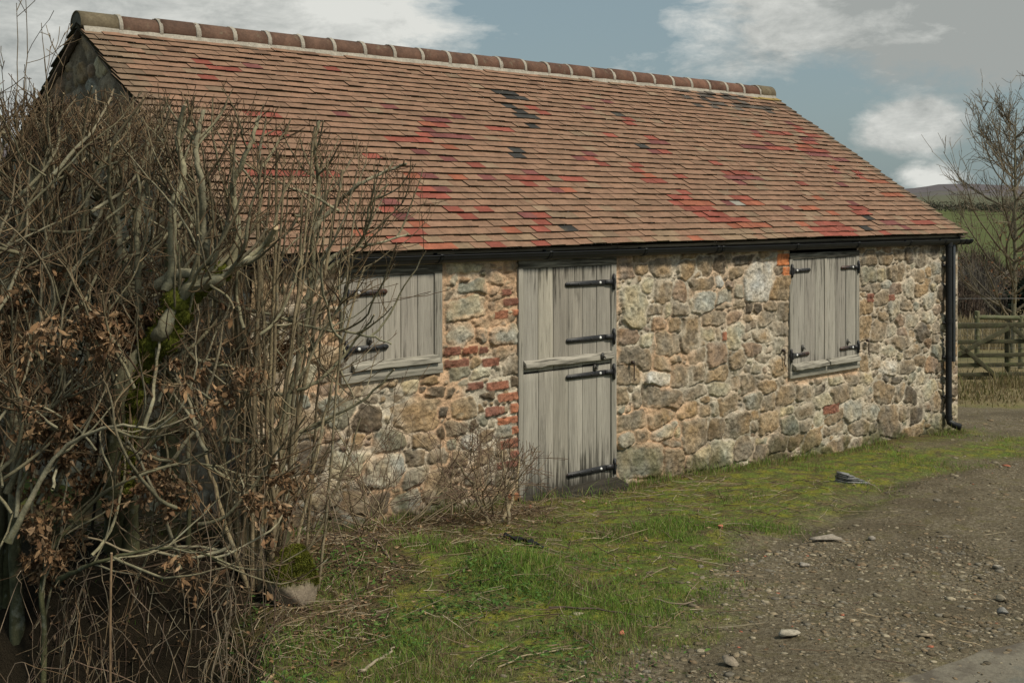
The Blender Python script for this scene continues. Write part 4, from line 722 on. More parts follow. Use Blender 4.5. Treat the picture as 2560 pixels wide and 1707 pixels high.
def emit(out, root, tw=TW, br=BR, names=('trunk', 'branch', 'crown'), sides=(9, 6, 4, 3), thick=1.0, trunkcol=None, green=False, merge=False):
    for lvs, nm, mt in (((0,), names[0], 'bark'), ((1, 2, 3), names[2], 'twig')) if merge else (((0,), names[0], 'bark'), ((1,), names[1], 'bark'), ((2, 3), names[2], 'twig')):
        g = Geo(); n = 0
        for lv in lvs:
            for P, r in out.get(lv, []):
                c = np.array((trunkcol or br) [rng.integers(len(trunkcol or br))] if lv < 2 else tw[rng.integers(len(tw))])*rng.uniform(.75, 1.2)
                cut = (.42, .33, .2) if (lv < 2 and rng.random() < .5) else (.2, .15, .1)
                if green and lv == 0: c = c*(1-.8*sstep(1.75*green, 1.2*green, P[:, 2:3]))+np.array((.05, .055, .02))*.8*sstep(1.75*green, 1.2*green, P[:, 2:3])  # moss tint, with the shade low in the hedge painted onto trunk feet
                if lv and np.ndim(c) == 1: tq = np.linspace(0, 1, len(P))[:, None]**1.4; c = c*(1-.45*tq*np.array((.8, 1, 1.05)))
                tube(g, P, r*thick, sides[lv], c, cap=cut if lv < 2 else None, lump=.25 if lv == 0 else 0); n += 1
        if n: g.build(nm, M[mt], root, smooth=True)
def smooth_path(pts, n=14, wob=.012):
    pts = np.array(pts, float); t = np.linspace(0, len(pts)-1, n); i = np.clip(t.astype(int), 0, len(pts)-2); f = (t-i)[:, None]
    p0 = pts[np.maximum(i-1, 0)]; p1 = pts[i]; p2 = pts[i+1]; p3 = pts[np.minimum(i+2, len(pts)-1)]
    P = .5*((2*p1)+(-p0+p2)*f+(2*p0-5*p1+4*p2-p3)*f**2+(-p0+3*p1-3*p2+p3)*f**3); P[1:-1] += rng.normal(0, wob, P[1:-1].shape); return P
def htop(q):                                                         # the hedge was cut level
    X = q[0]*RT[0]+q[1]*RT[1]; return np.interp(X, [-3.2, -1.5, -1.1, -.6, -.2], [3.06, 3.03, 2.92, 2.66, 2.4])+rng.normal(0, .05)
GRP = 'shrubs of the overgrown hedge'
def fuzz(g, c, rad, n, top=False):                                  # cushion of moss: lumpy core under short shoots
    d = rng.normal(0, 1, (n, 3)); d /= np.linalg.norm(d, axis=1)[:, None]
    if top: d[:, 2] = np.abs(d[:, 2])-.15
    f = 1+.5*(fbm(d[:, 0]*2+c[0], d[:, 1]*2+d[:, 2]*1.7+c[1], 3)-.5); P = np.array(c)+d*f[:, None]*np.array(rad)
    th, ph = np.meshgrid(np.linspace(0, np.pi, 11), np.linspace(0, 2*np.pi, 17), indexing='ij'); D = np.stack([np.sin(th)*np.cos(ph), np.sin(th)*np.sin(ph), np.cos(th)], -1).reshape(-1, 3)
    F = 1+.5*(fbm(D[:, 0]*2+c[0], D[:, 1]*2+D[:, 2]*1.7+c[1], 3)-.5); V = D*F[:, None]*np.array(rad)*.97+np.array(c); ix = np.arange(187).reshape(11, 17)
    if top: V[:, 2] = np.maximum(V[:, 2], c[2]-.05)
    g.add(V, np.stack([ix[:-1, :-1], ix[1:, :-1], ix[1:, 1:], ix[:-1, 1:]], -1), col=(.115, .125, .02)); u = d+rng.normal(0, .35, (n, 3)); u /= np.linalg.norm(u, axis=1)[:, None]; w = np.cross(u, rng.normal(0, 1, (n, 3))); w /= np.linalg.norm(w, axis=1)[:, None]
    h = rng.uniform(.006, .016, (n, 1)); P = P-u*h*.4; v = np.stack([P-w*.004, P+w*.004, P+u*h], 1).reshape(-1, 3); i = np.arange(n)*3
    g.add(v, tris=np.stack([i, i+1, i+2], -1), col=np.repeat(pick([(.15, .16, .022), (.11, .125, .018), (.19, .185, .035), (.08, .09, .015)], n), 3, 0))
def hedge(paths, Zc, rads, label, kids=(0, 6, 6.5, 5), extra=0, exbox=None, leafn=0, leafbox=None, mossed=None, zlo=1.0, twigcol=TW, ground=True):
    back = .5 if mossed is not None else 0
    b = paths[0][0]; x, y = site(b[0]*(1+back/Zc), Zc+back); z0 = float(gz(x, y)); root = thing('hedge_shrub', label, 'shrub', (x, y, z0), GRP); out = {0: []}
    for k, (pl, r) in enumerate(zip(paths, rads)):
        zz = Zc+rng.normal(0, .08); p3 = [sp(X*(1+back*.4*max(0, 1.7-z)/Zc), zz+back*.4*max(0, 1.7-z)+rng.normal(0, .05), z) for X, z in pl]
        if ground and (k == 0 or pl[0][1] < 1.5) and len(paths) < 4 or (k == 0 and ground):
            fx, fy = (x, y) if k == 0 else (p3[0][0], p3[0][1]); fz = float(gz(fx, fy)); p3 = [np.array((fx+rng.normal(0, .02), fy, fz-.4)), .5*(np.array((fx, fy, fz))+p3[0])+rng.normal(0, .02, 3)]+p3
        P = smooth_path(p3, 6*len(p3), .0035); rr = np.linspace(r[0], r[1], len(P))*(1+.05*rng.normal(0, 1, len(P)))*(1+.7*np.exp(-np.arange(len(P))/2.5)*(pl[0][1] < 1.5))
        out[0].append((P, rr)); spawn(out, P, np.full(len(P), np.clip(r[1]*1.2, .010, .019)), 1, kids, .13, .14, htop, zlo=zlo, spread=(.35, 1.0))
    for _ in range(extra):
        X = rng.uniform(*exbox[0]); Z = rng.uniform(*exbox[1]); z = rng.uniform(*exbox[2]); p = sp(X, Z, z)
        if p[1] > 7.0 and p[0] > 4.0: continue
        grow(out, p, (rng.normal(0, .8), rng.normal(0, .5), rng.normal(.75, .6)), rng.uniform(.4, 1.2), rng.uniform(.006, .0125), 1, kids, .09, .13, htop)
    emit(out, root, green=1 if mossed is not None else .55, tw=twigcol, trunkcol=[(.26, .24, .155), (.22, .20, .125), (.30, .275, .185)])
    if leafn:
        g = Geo(); ends = np.concatenate([P[1:] for P, r in out.get(3, [])+out.get(2, [])])
        X = ends[:, 0]*RT[0]+ends[:, 1]*RT[1]; k = (X > leafbox[0]) & (X < leafbox[1]) & (ends[:, 2] > leafbox[2]) & (ends[:, 2] < leafbox[3]) & (fbm(X*3.3, ends[:, 2]*3.3+5, 3)+rng.normal(0, .06, len(X)) > .49); ends = ends[k]
        if len(ends):
            P = ends[rng.integers(len(ends), size=leafn)]+rng.normal(0, .012, (leafn, 3)); leaves(g, P, rng.uniform(.04, .08, leafn), BROWN, 2.4, 1.1); g.build('dead_leaves', M['leaf'], root, smooth=True)
    if mossed is not None:
        g = Geo()
        mq = np.array(mossed); tt = np.linspace(0, len(mq)-1, 34); mq = np.stack([np.interp(tt, np.arange(len(mq)), mq[:, i]) for i in range(3)], -1); mq[:, :2] += rng.normal(0, .012, (34, 2))
        for (X, z, s) in mq:
            s = s*rng.uniform(.62, .88)
            fuzz(g, sp(X, Zc-.06+.2*max(0, 1.7-z), z), (s, s, s*.9), 520)
        g.build('moss', M['moss'], root, smooth=True)
    return root
A_ = [[(-2.85, 1.74), (-2.73, 2.13), (-2.62, 2.54), (-2.73, 2.75), (-2.8, 2.88)], [(-2.68, 1.41), (-2.6, 1.89), (-2.57, 2.32), (-2.54, 2.61), (-2.56, 2.78), (-2.54, 2.99)], [(-2.78, 1.05), (-2.58, 1.41), (-2.6, 1.7), (-2.46, 2.03), (-2.34, 2.32), (-2.31, 2.61)]]
B_ = [[(-2.2, .86), (-2.15, 1.36), (-2.2, 1.81), (-2.24, 2.01), (-2.29, 2.21), (-2.34, 2.41), (-2.32, 2.62), (-2.29, 2.87)], [(-2.2, 1.81), (-2.43, 2.01), (-2.65, 2.09), (-2.8, 2.21), (-2.9, 2.36)], [(-2.24, 2.01), (-2.2, 2.21), (-2.22, 2.44), (-2.17, 2.67), (-2.15, 2.92)]]
C_ = [[(-2.28, .71), (-2.22, 1.39), (-2.05, 1.64), (-1.97, 1.73), (-1.9, 1.87), (-1.8, 1.98), (-1.63, 2.02)], [(-2.05, 1.97), (-1.93, 2.04), (-1.77, 2.04), (-1.64, 2.05), (-1.53, 2.11), (-1.44, 2.19), (-1.34, 2.31)], [(-1.98, 1.95), (-1.94, 2.08), (-1.92, 2.41), (-1.87, 2.62), (-1.9, 2.8), (-1.84, 3.0)], [(-1.7, 2.04), (-1.74, 2.18), (-1.78, 2.31), (-1.76, 2.52), (-1.8, 2.77), (-1.77, 2.98)], [(-2.16, 1.65), (-2.16, 2.0), (-2.16, 2.37), (-2.12, 2.57), (-2.13, 2.82)], [(-1.62, 2.05), (-1.57, 2.31), (-1.6, 2.54), (-1.49, 2.77), (-1.47, 2.95)]]
E_ = [[(-1.42, 1.03), (-1.29, 1.67), (-1.25, 1.99), (-1.22, 2.28), (-1.21, 2.57), (-1.22, 2.8), (-1.18, 2.95)], [(-1.29, 1.83), (-1.16, 2.07), (-1.03, 2.16), (-.84, 2.2), (-.64, 2.26)], [(-1.22, 2.28), (-1.08, 2.44), (-.92, 2.57), (-.73, 2.67), (-.65, 2.69)], [(-1.25, 1.99), (-1.03, 2.12), (-.92, 2.25), (-.87, 2.44), (-.76, 2.57)]]
F_ = [[(-1.87, 1.89), (-1.63, 1.85), (-1.42, 1.82), (-1.13, 1.73), (-.88, 1.7), (-.69, 1.64)], [(-1.9, 1.76), (-1.86, 1.71), (-1.78, 1.57), (-1.57, 1.52), (-1.4, 1.49)], [(-1.55, 1.36), (-1.35, 1.35), (-1.14, 1.41), (-.94, 1.61), (-.79, 1.81)], [(-1.65, 1.11), (-1.45, 1.08), (-1.25, 1.11), (-.89, 1.29), (-.68, 1.49)]]
hedge(A_, 6.6, [(.034, .012)]*3, 'beech with three bare trunks at the outer end of the hedge, brown leaves low down', (0, 7, 7, 7), 100, ((-3.1, -2.3), (5.9, 7.0), (.7, 2.6)), 2800, (-3.3, -1.6, .2, 2.1))
hedge(B_, 6.9, [(.045, .02), (.026, .01), (.02, .008)], 'beech with the thickest grey trunk in the hedge, in front of the gable', (0, 7, 7, 7), 90, ((-2.7, -1.8), (6.2, 7.5), (.9, 2.7)), 2000, (-2.8, -1.5, .3, 1.9))
hedge([[(a*.95, 2.43+(b-2.43)*.95) for a, b in l] for l in C_], 6.55, [(.06, .035), (.032, .014), (.028, .01), (.03, .01), (.02, .009), (.022, .009)], 'laid hedge tree with a moss covered slanting stem and upright cut shoots', (0, 7, 7, 7), 60, ((-2.3, -1.2), (6.3, 7.6), (1.1, 2.7)), 260, (-2.4, -1.2, .6, 1.6), [(-1.58, 2.05, .075), (-1.69, 2.02, .09), (-1.79, 1.93, .105), (-1.86, 1.79, .11), (-1.92, 1.70, .11), (-2.01, 1.57, .10), (-2.09, 1.43, .09), (-2.13, 1.25, .08), (-2.15, 1.05, .08), (-2.16, .85, .07)])
hedge(E_, 7.3, [(.026, .01), (.017, .006), (.016, .006), (.014, .005)], 'bare shrub at the barn end of the hedge reaching up over the gutter', (0, 4, 5, 4.5), 8, ((-1.5, -.85), (6.8, 7.7), (.9, 2.5)), zlo=1.2)
hedge(F_, 6.9, [(.015, .005), (.016, .006), (.014, .005), (.015, .005)], 'shrub with long bare stems laid flat across the left window', (0, 3.2, 5, 4.5), 9, ((-1.8, -.8), (6.6, 7.8), (.4, 1.9)), 60, (-1.9, -1.0, .4, 1.4), zlo=.5)
# low leafy beech shoots on the near bank of the ditch
lowp = [[(-2.5, .5), (-2.3, .8), (-2.0, 1.0), (-1.7, 1.05), (-1.45, 1.0)], [(-2.6, .7), (-2.35, 1.15), (-2.05, 1.3), (-1.8, 1.3)], [(-2.4, .45), (-2.1, .62), (-1.8, .66), (-1.5, .6)], [(-2.7, .9), (-2.5, 1.3), (-2.25, 1.5)]]
hedge(lowp, 6.2, [(.016, .005), (.014, .005), (.012, .004), (.014, .005)], 'low leaning beech shoots over the ditch hung with curled brown leaves', (0, 7, 7, 6), 24, ((-2.7, -1.5), (6.0, 6.8), (.3, 1.4)), 3200, (-2.9, -1.15, .1, 1.6), zlo=.2)
# hazel stool
x, y = site(-1.47, 7.0); z0 = float(gz(x, y)); hz_ = thing('hazel_clump', 'clump of straight slender hazel rods rising in front of the barn corner', 'shrub', (x, y, z0)); out = {0: []}
for k in range(36):
    bx = rng.normal(0, .10); bz = rng.normal(0, .10); tx = bx*2.2+rng.normal(.02, .13); topz = rng.uniform(1.9, 3.0) if k < 22 else rng.uniform(.8, 1.7)
    pts = [sp(-1.47+bx+(tx-bx)*t+.04*math.sin(t*3+k), 6.95+bz*(1+t*.6), z0-.05+(topz-z0)*t) for t in np.linspace(0, 1, 7)]
    P = smooth_path(pts, 18, .004); r0 = rng.uniform(.008, .017); out[0].append((P, np.linspace(r0, r0*.5, len(P)))); spawn(out, P, np.full(len(P), .006), 1, (0, 1.3, 5, 6), .15, .15, htop, zlo=.3)
emit(out, hz_, trunkcol=[(.29, .235, .14), (.26, .205, .125), (.23, .19, .12), (.31, .25, .155)], names=('stem', 'branch', 'crown'), sides=(7, 5, 4, 3), merge=True)
# thin shoots standing above the cut top
g0 = {0: []}; x, y = site(-2.55, 6.5); sh_ = thing('sapling_shoots', 'thin uncut shoots standing above the hedge top against the cloud', 'shrub', (x, y, 1.9), GRP)
for (X, z, X2, z2) in ((-2.62, 2.5, -2.69, 3.53), (-2.56, 2.4, -2.67, 3.58), (-2.5, 2.5, -2.57, 3.42), (-2.6, 2.6, -2.83, 3.22), (-2.6, 2.5, -2.45, 3.25), (-2.68, 2.6, -2.72, 3.15)):
    P = smooth_path([sp(X+(X2-X)*t+.03*math.sin(5*t+X*9), 6.5+rng.normal(0, .03), 1.95+(z2-1.95)*t) for t in np.linspace(0, 1, 6)], 16, .004)
    g0[0].append((P, np.linspace(.006, .0018, 16))); spawn(g0, P, np.full(16, .003), 2, (0, 0, 3, 5), .1, .12, None, zlo=2.6)
gg = Geo()
for lv in g0:
    for P, r in g0[lv]: tube(gg, P, r, 4, TW[rng.integers(5)])
gg.build('stem', M['twig'], sh_, smooth=True)
# fine cut brushwood against the wall foot
x, y = 5.75, 6.75; bw = thing('brushwood', 'tangle of fine bare brushwood at the wall foot beside the stable door', 'brushwood', (x, y, float(gz(x, y)))); out = {0: []}
def zflat(q): return .92-.45*max(0, q[0]-5.5)
for k in range(46):
    bx = rng.uniform(4.5, 6.0); by = rng.uniform(6.55, 7.0); p = np.array((bx, by, float(gz(bx, by))+rng.uniform(0, .12)))
    grow(out, p, (rng.normal(.1, .7), rng.normal(-.1, .35), rng.uniform(.1, 1.1)), rng.uniform(.4, 1.1), rng.uniform(.0035, .007), 1, (0, 6, 9, 6), .02, .16, zflat, zmin=float(gz(bx, by))+.01)
cut = [[(5.72, 6.62, .05), (5.66, 6.68, .25), (5.62, 6.75, .42), (5.5, 6.8, .6)], [(5.72, 6.62, .06), (5.9, 6.66, .17), (6.08, 6.75, .33), (6.2, 6.85, .5)], [(5.8, 6.5, -.02), (5.86, 6.62, .3), (5.93, 6.75, .6)]]
for pl in cut:
    P = smooth_path(pl, 14, .006); out[0].append((P, np.linspace(.017, .006, 14))); spawn(out, P, np.full(14, .006), 1, (0, 3, 8, 6), .05, .15, zflat)
emit(out, bw, tw=[(.17, .115, .08), (.21, .15, .10), (.14, .09, .068), (.25, .19, .12)], trunkcol=[(.26, .21, .13)], names=('cut_limb', 'branch', 'crown'), sides=(7, 5, 4, 3), merge=True)
# arching brambles over the ditch
x, y = site(-1.8, 5.4); bb = thing('bramble', 'arching thin bramble canes over the dark ditch', 'bramble', (x, y, float(gz(x, y)))); out = {0: []}
for k in range(85):
    X = rng.uniform(-2.7, -1.15); Z = rng.uniform(4.9, 6.6); X2 = X+rng.normal(.1, .55); hh = rng.uniform(.3, 1.0); x0_, y0_ = site(X, Z); zb = float(gz(x0_, y0_)); x1_, y1_ = site(min(X2, -.85), Z-.1); ze = float(gz(x1_, y1_))*rng.uniform(.4, 1)+.1
    if k % 3 == 0: X2 = X+rng.normal(0, .12); ze = zb+hh*1.4
    P = smooth_path([sp(X+(min(X2, -.8)-X)*t, Z+rng.normal(0, .06), zb+(ze-zb)*t+hh*4*t*(1-t)*(.25 if k % 3 == 0 else 1)) for t in np.linspace(0, 1, 6)], 18, .01); r0 = rng.uniform(.0016, .0042)
    out[0].append((P, np.linspace(r0, r0*.5, 18))); spawn(out, P, np.full(18, .002), 2, (0, 0, 2.0, 4), 0, .15)
emit(out, bb, trunkcol=[(.20, .15, .105), (.15, .10, .07), (.25, .20, .135), (.12, .10, .06)], names=('stem', 'branch', 'crown'), sides=(4, 4, 3, 3), merge=True)
# ivy in the hedge
g = Geo(); n = 900; X = rng.normal(-2.42, .16, n); z = rng.normal(2.05, .28, n); P = np.array([sp(a, 7.0+rng.normal(0, .12), b) for a, b in zip(X, z)]); leaves(g, P, rng.uniform(.025, .05, n), [(.018, .035, .012), (.028, .05, .016), (.014, .026, .01)], .6, .5)
tube(g, smooth_path([sp(-2.4, 7.0, .2), sp(-2.45, 7.0, 1.2), sp(-2.4, 7.0, 2.4)], 14, .02), .009, 6, (.06, .05, .035))
tag(g.build('ivy', M['grass'], smooth=True), 'dark green ivy climbing among the outer hedge trunks', 'ivy')
# old fence pieces inside the hedge, cane
x, y = site(-2.08, 7.25); zb = float(gz(x, y)); g = Geo(); bar(g, (x, y, zb-.2), (x+.02, y, 2.2), .09, .09, (0, 1, 0), (.15, .15, .085)); o = bevel(g.build('fence_post', M['rail_green'], smooth=False), .01); tag(o, 'square algae stained post standing among the hedge trunks', 'post')
g = Geo(); bar(g, sp(-2.45, 6.75, .72), sp(-1.98, 7.0, 1.22), .05, .08, (0, 0, 1), (.17, .165, .09)); o = bevel(g.build('fence_rail', M['rail_green']), .008); tag(o, 'slanting green stained rail low inside the hedge', 'rail')
x, y = site(-1.77, 5.2); zb = float(gz(x, y)); g = Geo(); P = smooth_path([(x, y, zb-.1), (x+.01, y, zb+.6), (x+.03, y, .92)], 12, .002); tube(g, P, np.linspace(.007, .0055, 12), 7, (.21, .14, .08), cap=(.4, .3, .18)); tag(g.build('cane', M['twig'], smooth=True), 'upright broken brown cane rising from the dark ditch', 'cane')
# ------------------------------------------------------------------ single things lying about
rock('mossy_stone', -1.22, 6.72, (.155, .13, .19), (.24, .195, .145), 'moss topped block of stone on the lip of the ditch', 'stone', sub=4, sink=.45, rz=.4, mossy=1)
SG = 'loose flat stones on the track'
for X, Z, s, c, lb in ((2.18, 8.35, (.13, .09, .022), (.30, .26, .21), 'pale pinkish flat stone where the wheel rut meets the verge'), (2.52, 8.42, (.04, .035, .02), (.27, .24, .2), 'small pale stone just right of the pinkish flat one'),
    (1.37, 5.93, (.065, .04, .022), (.36, .32, .25), 'pale wedge shaped stone on the near track below the crossed sticks'), (2.75, 5.98+.75, (.05, .035, .02), (.33, .28, .2), 'cream oval stone beside a grey one near the lane'), (2.65, 6.45, (.045, .04, .022), (.22, .21, .19), 'grey stone near the lane edge under the cream one'),
    (2.05, 5.95, (.06, .03, .016), (.30, .24, .165), 'tan flat stone in the bare soil near the lane'), (1.85, 7.6, (.05, .04, .018), (.28, .25, .21), 'pale stone in the middle of the stony track'), (3.05, 7.5, (.055, .035, .022), (.34, .30, .24), 'whitish lump of stone far out on the track'), (1.0, 5.5, (.05, .045, .03), (.24, .20, .15), 'brown rounded stone at the near edge of the track')):
    rock('flat_stone', X, Z, s, c, lb, 'stone', rz=rng.uniform(0, 3), group=SG)
for X, Z, s, lb in ((1.50, 8.60, (.035, .03, .022), 'pinkish brick fragment lying on the moss in front of the pair of shutters'), (.55, 6.0, (.022, .02, .016), 'small orange brick crumb in the mossy edge below the long stick'), (.15, 9.52, (.03, .022, .02), 'orange brick chip on the left end of the doorstep')):
    rock('brick_fragment', X, Z, s, (.46, .17, .10), lb, 'brick', rz=rng.uniform(0, 3), group='brick fragments')
x, y = site(3.07, 10.76); z0 = float(gz(x, y)); g = Geo(); R = Matrix.Rotation(-.78, 3, 'Z')
for k in range(6):
    a = np.array([(-.17+.006*k, .01), (-.14, .07), (.10-.035*k, .055), (.19-.045*k, -.01), (-.10+.01*k, -.07)])+rng.normal(0, .006, (5, 2)); zz = z0-.01+k*.016
    V = np.array([(p[0], p[1], zz+h-.25*p[0]*.3) for h in (0, .011) for p in a]); V[:, :2] = V[:, :2]@np.array(R)[:2, :2].T+np.array((x, y))
    g.add(V, [(j, (j+1) % 5, 5+(j+1) % 5, 5+j) for j in range(5)], [(5, 6, 7), (5, 7, 8), (5, 8, 9), (0, 2, 1), (0, 3, 2), (0, 4, 3)], col=np.array((.21, .21, .205))*rng.uniform(.6, 1.2))
tag(g.build('slate_block', M['pebble']), 'layered grey slate block on the mossy verge right of the shutters', 'slate')
for pts, r, c, lb in (([(.2, 6.46), (.35, 6.40), (.5, 6.36), (.72, 6.24)], .006, (.12, .085, .068), 'long dark stick lying in the short grass'), ([(-.066, 5.49), (.087, 5.67), (.371, 5.76)], .0045, (.33, .27, .17), 'pale bowed dry stem at the near edge of the grass'),
    ([(.274, 6.08), (.36, 5.85), (.468, 5.57)], .004, (.2, .15, .11), 'thin straight stick pointing to the near track'), ([(-.69, 5.42), (-.63, 5.6), (-.57, 5.8)], .009, (.33, .27, .2), 'thick pale broken stick on dark soil by the weeds'), ([(.78, 6.62), (.9, 6.55), (1.02, 6.6)], .0065, (.22, .17, .12), 'short stick on the gravel beside the moss'),
    ([(-1.0, 8.1), (-.85, 7.6), (-.7, 7.25)], .006, (.2, .16, .12), 'bent grey stick on the brown leaf litter')):
    g = Geo(); P = smooth_path([(*site(X, Z), 0) for X, Z in pts], 14, .006); P[:, 2] = gz(P[:, 0], P[:, 1])+r*1.2+.006; tube(g, P, np.linspace(r, r*.55, 14), 6, c, cap=(.35, .28, .18)); tag(g.build('stick', M['twig'], smooth=True), lb, 'stick', 'sticks on the ground')
g = Geo(); t = np.linspace(0, 1, 16); c0 = np.array(site(-.06, 8.22)); c1 = np.array(site(.2, 7.84)); dn = np.array((-(c1-c0)[1], (c1-c0)[0])); dn /= np.linalg.norm(dn); v = []
for s in np.linspace(-1, 1, 6):
    P = c0+(c1-c0)*t[:, None]+dn*(s*.028*(1+.4*np.sin(t*9)))[:, None]; v.append(np.stack([P[:, 0], P[:, 1], gz(P[:, 0], P[:, 1])+.02+.012*np.sin(t*17+s*3)*1.0+.008*rng.normal(0, 1, 16)*.5], -1))
idx = np.arange(96).reshape(6, 16); g.add(np.concatenate(v), np.stack([idx[:-1, :-1], idx[1:, :-1], idx[1:, 1:], idx[:-1, 1:]], -1), col=(.018, .019, .022))
o = g.build('plastic_scrap', M['plastic'], smooth=True); sm = o.modifiers.new('thick', 'SOLIDIFY'); sm.thickness = .003; tag(o, 'crumpled black plastic strip in the grass in front of the door', 'plastic')
# ------------------------------------------------------------------ gate, fence, trees behind
GZc = 23.; s_ = GZc/2748
def gp(px, py, dz=0): return sp((px-1176)*s_, GZc+dz, 2.43-(py-474)*s_)
x, y = site(7.7, GZc); gate = thing('field_gate', 'weathered five bar field gate with crossed braces beyond the barn', 'gate', (x, y, float(gz(x, y))))
gw = (.075, .07, .042)
for py, h in ((748, .10), (785, .08), (816, .075), (838, .075), (860, .075)):
    g = Geo(); bar(g, gp(2085, py+2), gp(2520, py-4), .035, h, col=gw); bevel(g.build('rail', M['rail_green'], gate), .006)
for a, b in (((2316, 752), (2100, 905-40)), ((2204, 793), (2290, 866)), ((2324, 752), (2440, 850))):
    g = Geo(); bar(g, gp(*a, -.045), gp(*b, -.045), .03, .085, col=gw); bevel(g.build('brace', M['rail_green'], gate), .006)
for px in (2088, 2316, 2518):
    g = Geo(); bar(g, gp(px, 742, .04), gp(px, 866, .04), .07, .09, (0, 1, 0), gw); bevel(g.build('stile', M['rail_green'], gate), .006)
x, y = site(12, 26); fe = thing('wire_fence', 'post and rail fence with wire mesh behind the field gate', 'fence', (x, y, float(gz(x, y)))); FZ = 26.
def fp(X, z, dz=0): return sp(X, FZ+dz, z)
gf = float(gz(x, y))
for X in (8.6, 10.1, 11.05, 11.6, 13.2, 14.8):
    g = Geo(); tube(g, [fp(X, gf-.2), fp(X+.01, gf+1.15+.1*(X < 10.2))], .055, 9, (.16, .155, .09), cap=(.2, .19, .12)); g.build('post', M['rail_green'], fe, smooth=True)
g = Geo(); tube(g, [fp(10.05, gf+1.12), fp(12, gf+1.08), fp(15, gf+1.1)], .05, 8, (.15, .15, .09), cap=(.2, .19, .12)); g.build('rail', M['rail_green'], fe, smooth=True)
g = Geo()
for z in np.linspace(.05, 1.0, 8): bar(g, fp(7, gf+z, -.06), fp(15, gf+z, -.06), .005, .005, col=(.11, .105, .095))
for X in np.arange(7, 15, .16): bar(g, fp(X, gf+.05, -.06), fp(X, gf+1.0, -.06), .004, .004, (0, 1, 0), (.11, .105, .095))
bar(g, fp(7, gf+1.52, -.06), fp(15, gf+1.54, -.06), .008, .008, col=(.22, .22, .21)); g.build('wire_mesh', M['iron'], fe)
def tree(X, Z, hh, r, label, lean, limbs, nbr, leafn=0, group=None, name='bare_tree'):
    x, y = site(X, Z); z0 = float(gz(x, y)); root = thing(name, label, 'tree', (x, y, z0), group); out = {0: []}
    P = smooth_path([(x+lean*RT[0]*t**1.5+rng.normal(0, .03), y+lean*RT[1]*t**1.5, z0-.15+hh*t) for t in np.linspace(0, 1, 7)], 26, .018); out[0].append((P, np.linspace(r, .010, 26)))
    for k in range(limbs):
        t = rng.uniform(.14, .95); i = int(t*25); az = rng.uniform(0, 2*np.pi); d = np.array((np.cos(az), np.sin(az), rng.uniform(.25, .9)))
        l = hh*(.52-.32*t)*rng.uniform(.65, 1.2); Q = [P[i]]; d = nrm(d); n = 12
        for j in range(n): d = nrm(d+rng.normal(0, .09, 3)+np.array((0, 0, .075))); Q.append(Q[-1]+d*l/n)
        Q = np.array(Q); rr = np.linspace(.03*(1.1-t)+.010, .006, n+1); out.setdefault(1, []).append((Q, rr))
        for lv, cnt, ls in ((2, nbr, .32), (3, nbr*3, .14)):
            for _ in range(cnt):
                S_ = [p for p in out[lv-1] if lv == 2 or len(p) > 1]
                PQ, R_ = (Q, rr) if lv == 2 else out[2][rng.integers(max(0, len(out[2])-nbr), len(out[2]))]
                tt = rng.uniform(.2, 1)*(len(PQ)-1); i2 = min(int(tt), len(PQ)-2); q0 = PQ[i2]+(PQ[i2+1]-PQ[i2])*(tt-i2); dd = nrm(nrm(PQ[i2+1]-PQ[i2])+rng.normal(0, .5, 3)+np.array((0, 0, .15))); ll = l*ls*rng.uniform(.6, 1.6); W = [q0]
                for j in range(5): dd = nrm(dd+rng.normal(0, .14, 3)+np.array((0, 0, .06))); W.append(W[-1]+dd*ll/5)
                out.setdefault(lv, []).append((np.array(W), np.linspace(.009 if lv == 2 else .0062, .0048, 6)))
    g = Geo()
    for P_, r_ in out[0]: tube(g, P_, r_, 9, (.17, .155, .10), lump=.2)
    g.build('trunk', M['bark'], root, smooth=True); g = Geo()
    for lv in (1, 2, 3):
        for P_, r_ in out.get(lv, []): tube(g, P_, r_, 5 if lv == 1 else 3, np.array((.19, .155, .105))*rng.uniform(.7, 1.2))
    g.build('crown', M['twig'], root, smooth=True)
    if leafn:
        g = Geo(); e = np.concatenate([P_[2:] for P_, r_ in out[3]]); e = e[e[:, 2] < z0+hh*.55]; P_ = e[rng.integers(len(e), size=leafn)]; leaves(g, P_, rng.uniform(.05, .09, leafn), [(.26, .11, .05), (.2, .1, .05), (.3, .15, .07)], 1.2, .6); g.build('dead_leaves', M['leaf'], root, smooth=True)
tree(12.36, 29.5, 6.3, .075, 'slender bare tree with a few rusty leaves behind the field gate', .1, 64, 10, 520)
def crown_mass(g, c, rad, n, sz, pal, flatz=.0):
    d = rng.normal(0, 1, (n, 3)); d /= np.linalg.norm(d, axis=1)[:, None]; rr = rng.uniform(.25, 1, n)**.5*(1+.45*(fbm(d[:, 0]*2.3+c[0], d[:, 1]*2.3+d[:, 2]*2+c[1], 3)-.5)*2)
    P = np.array(c)+d*rr[:, None]*np.array(rad); u = rng.normal(0, 1, (n, 3)); u /= np.linalg.norm(u, axis=1)[:, None]; w = np.cross(u, rng.normal(0, 1, (n, 3))); w /= np.linalg.norm(w, axis=1)[:, None]; s = sz*rng.uniform(.5, 1.3, (n, 1))
    v = np.stack([P-u*s, P+w*s*.6, P+u*s, P-w*s*.6], 1).reshape(-1, 3); g.add(v, (np.arange(n)[:, None]*4+np.arange(4)[None]), col=np.repeat(pick(pal, n, .3), 4, 0))
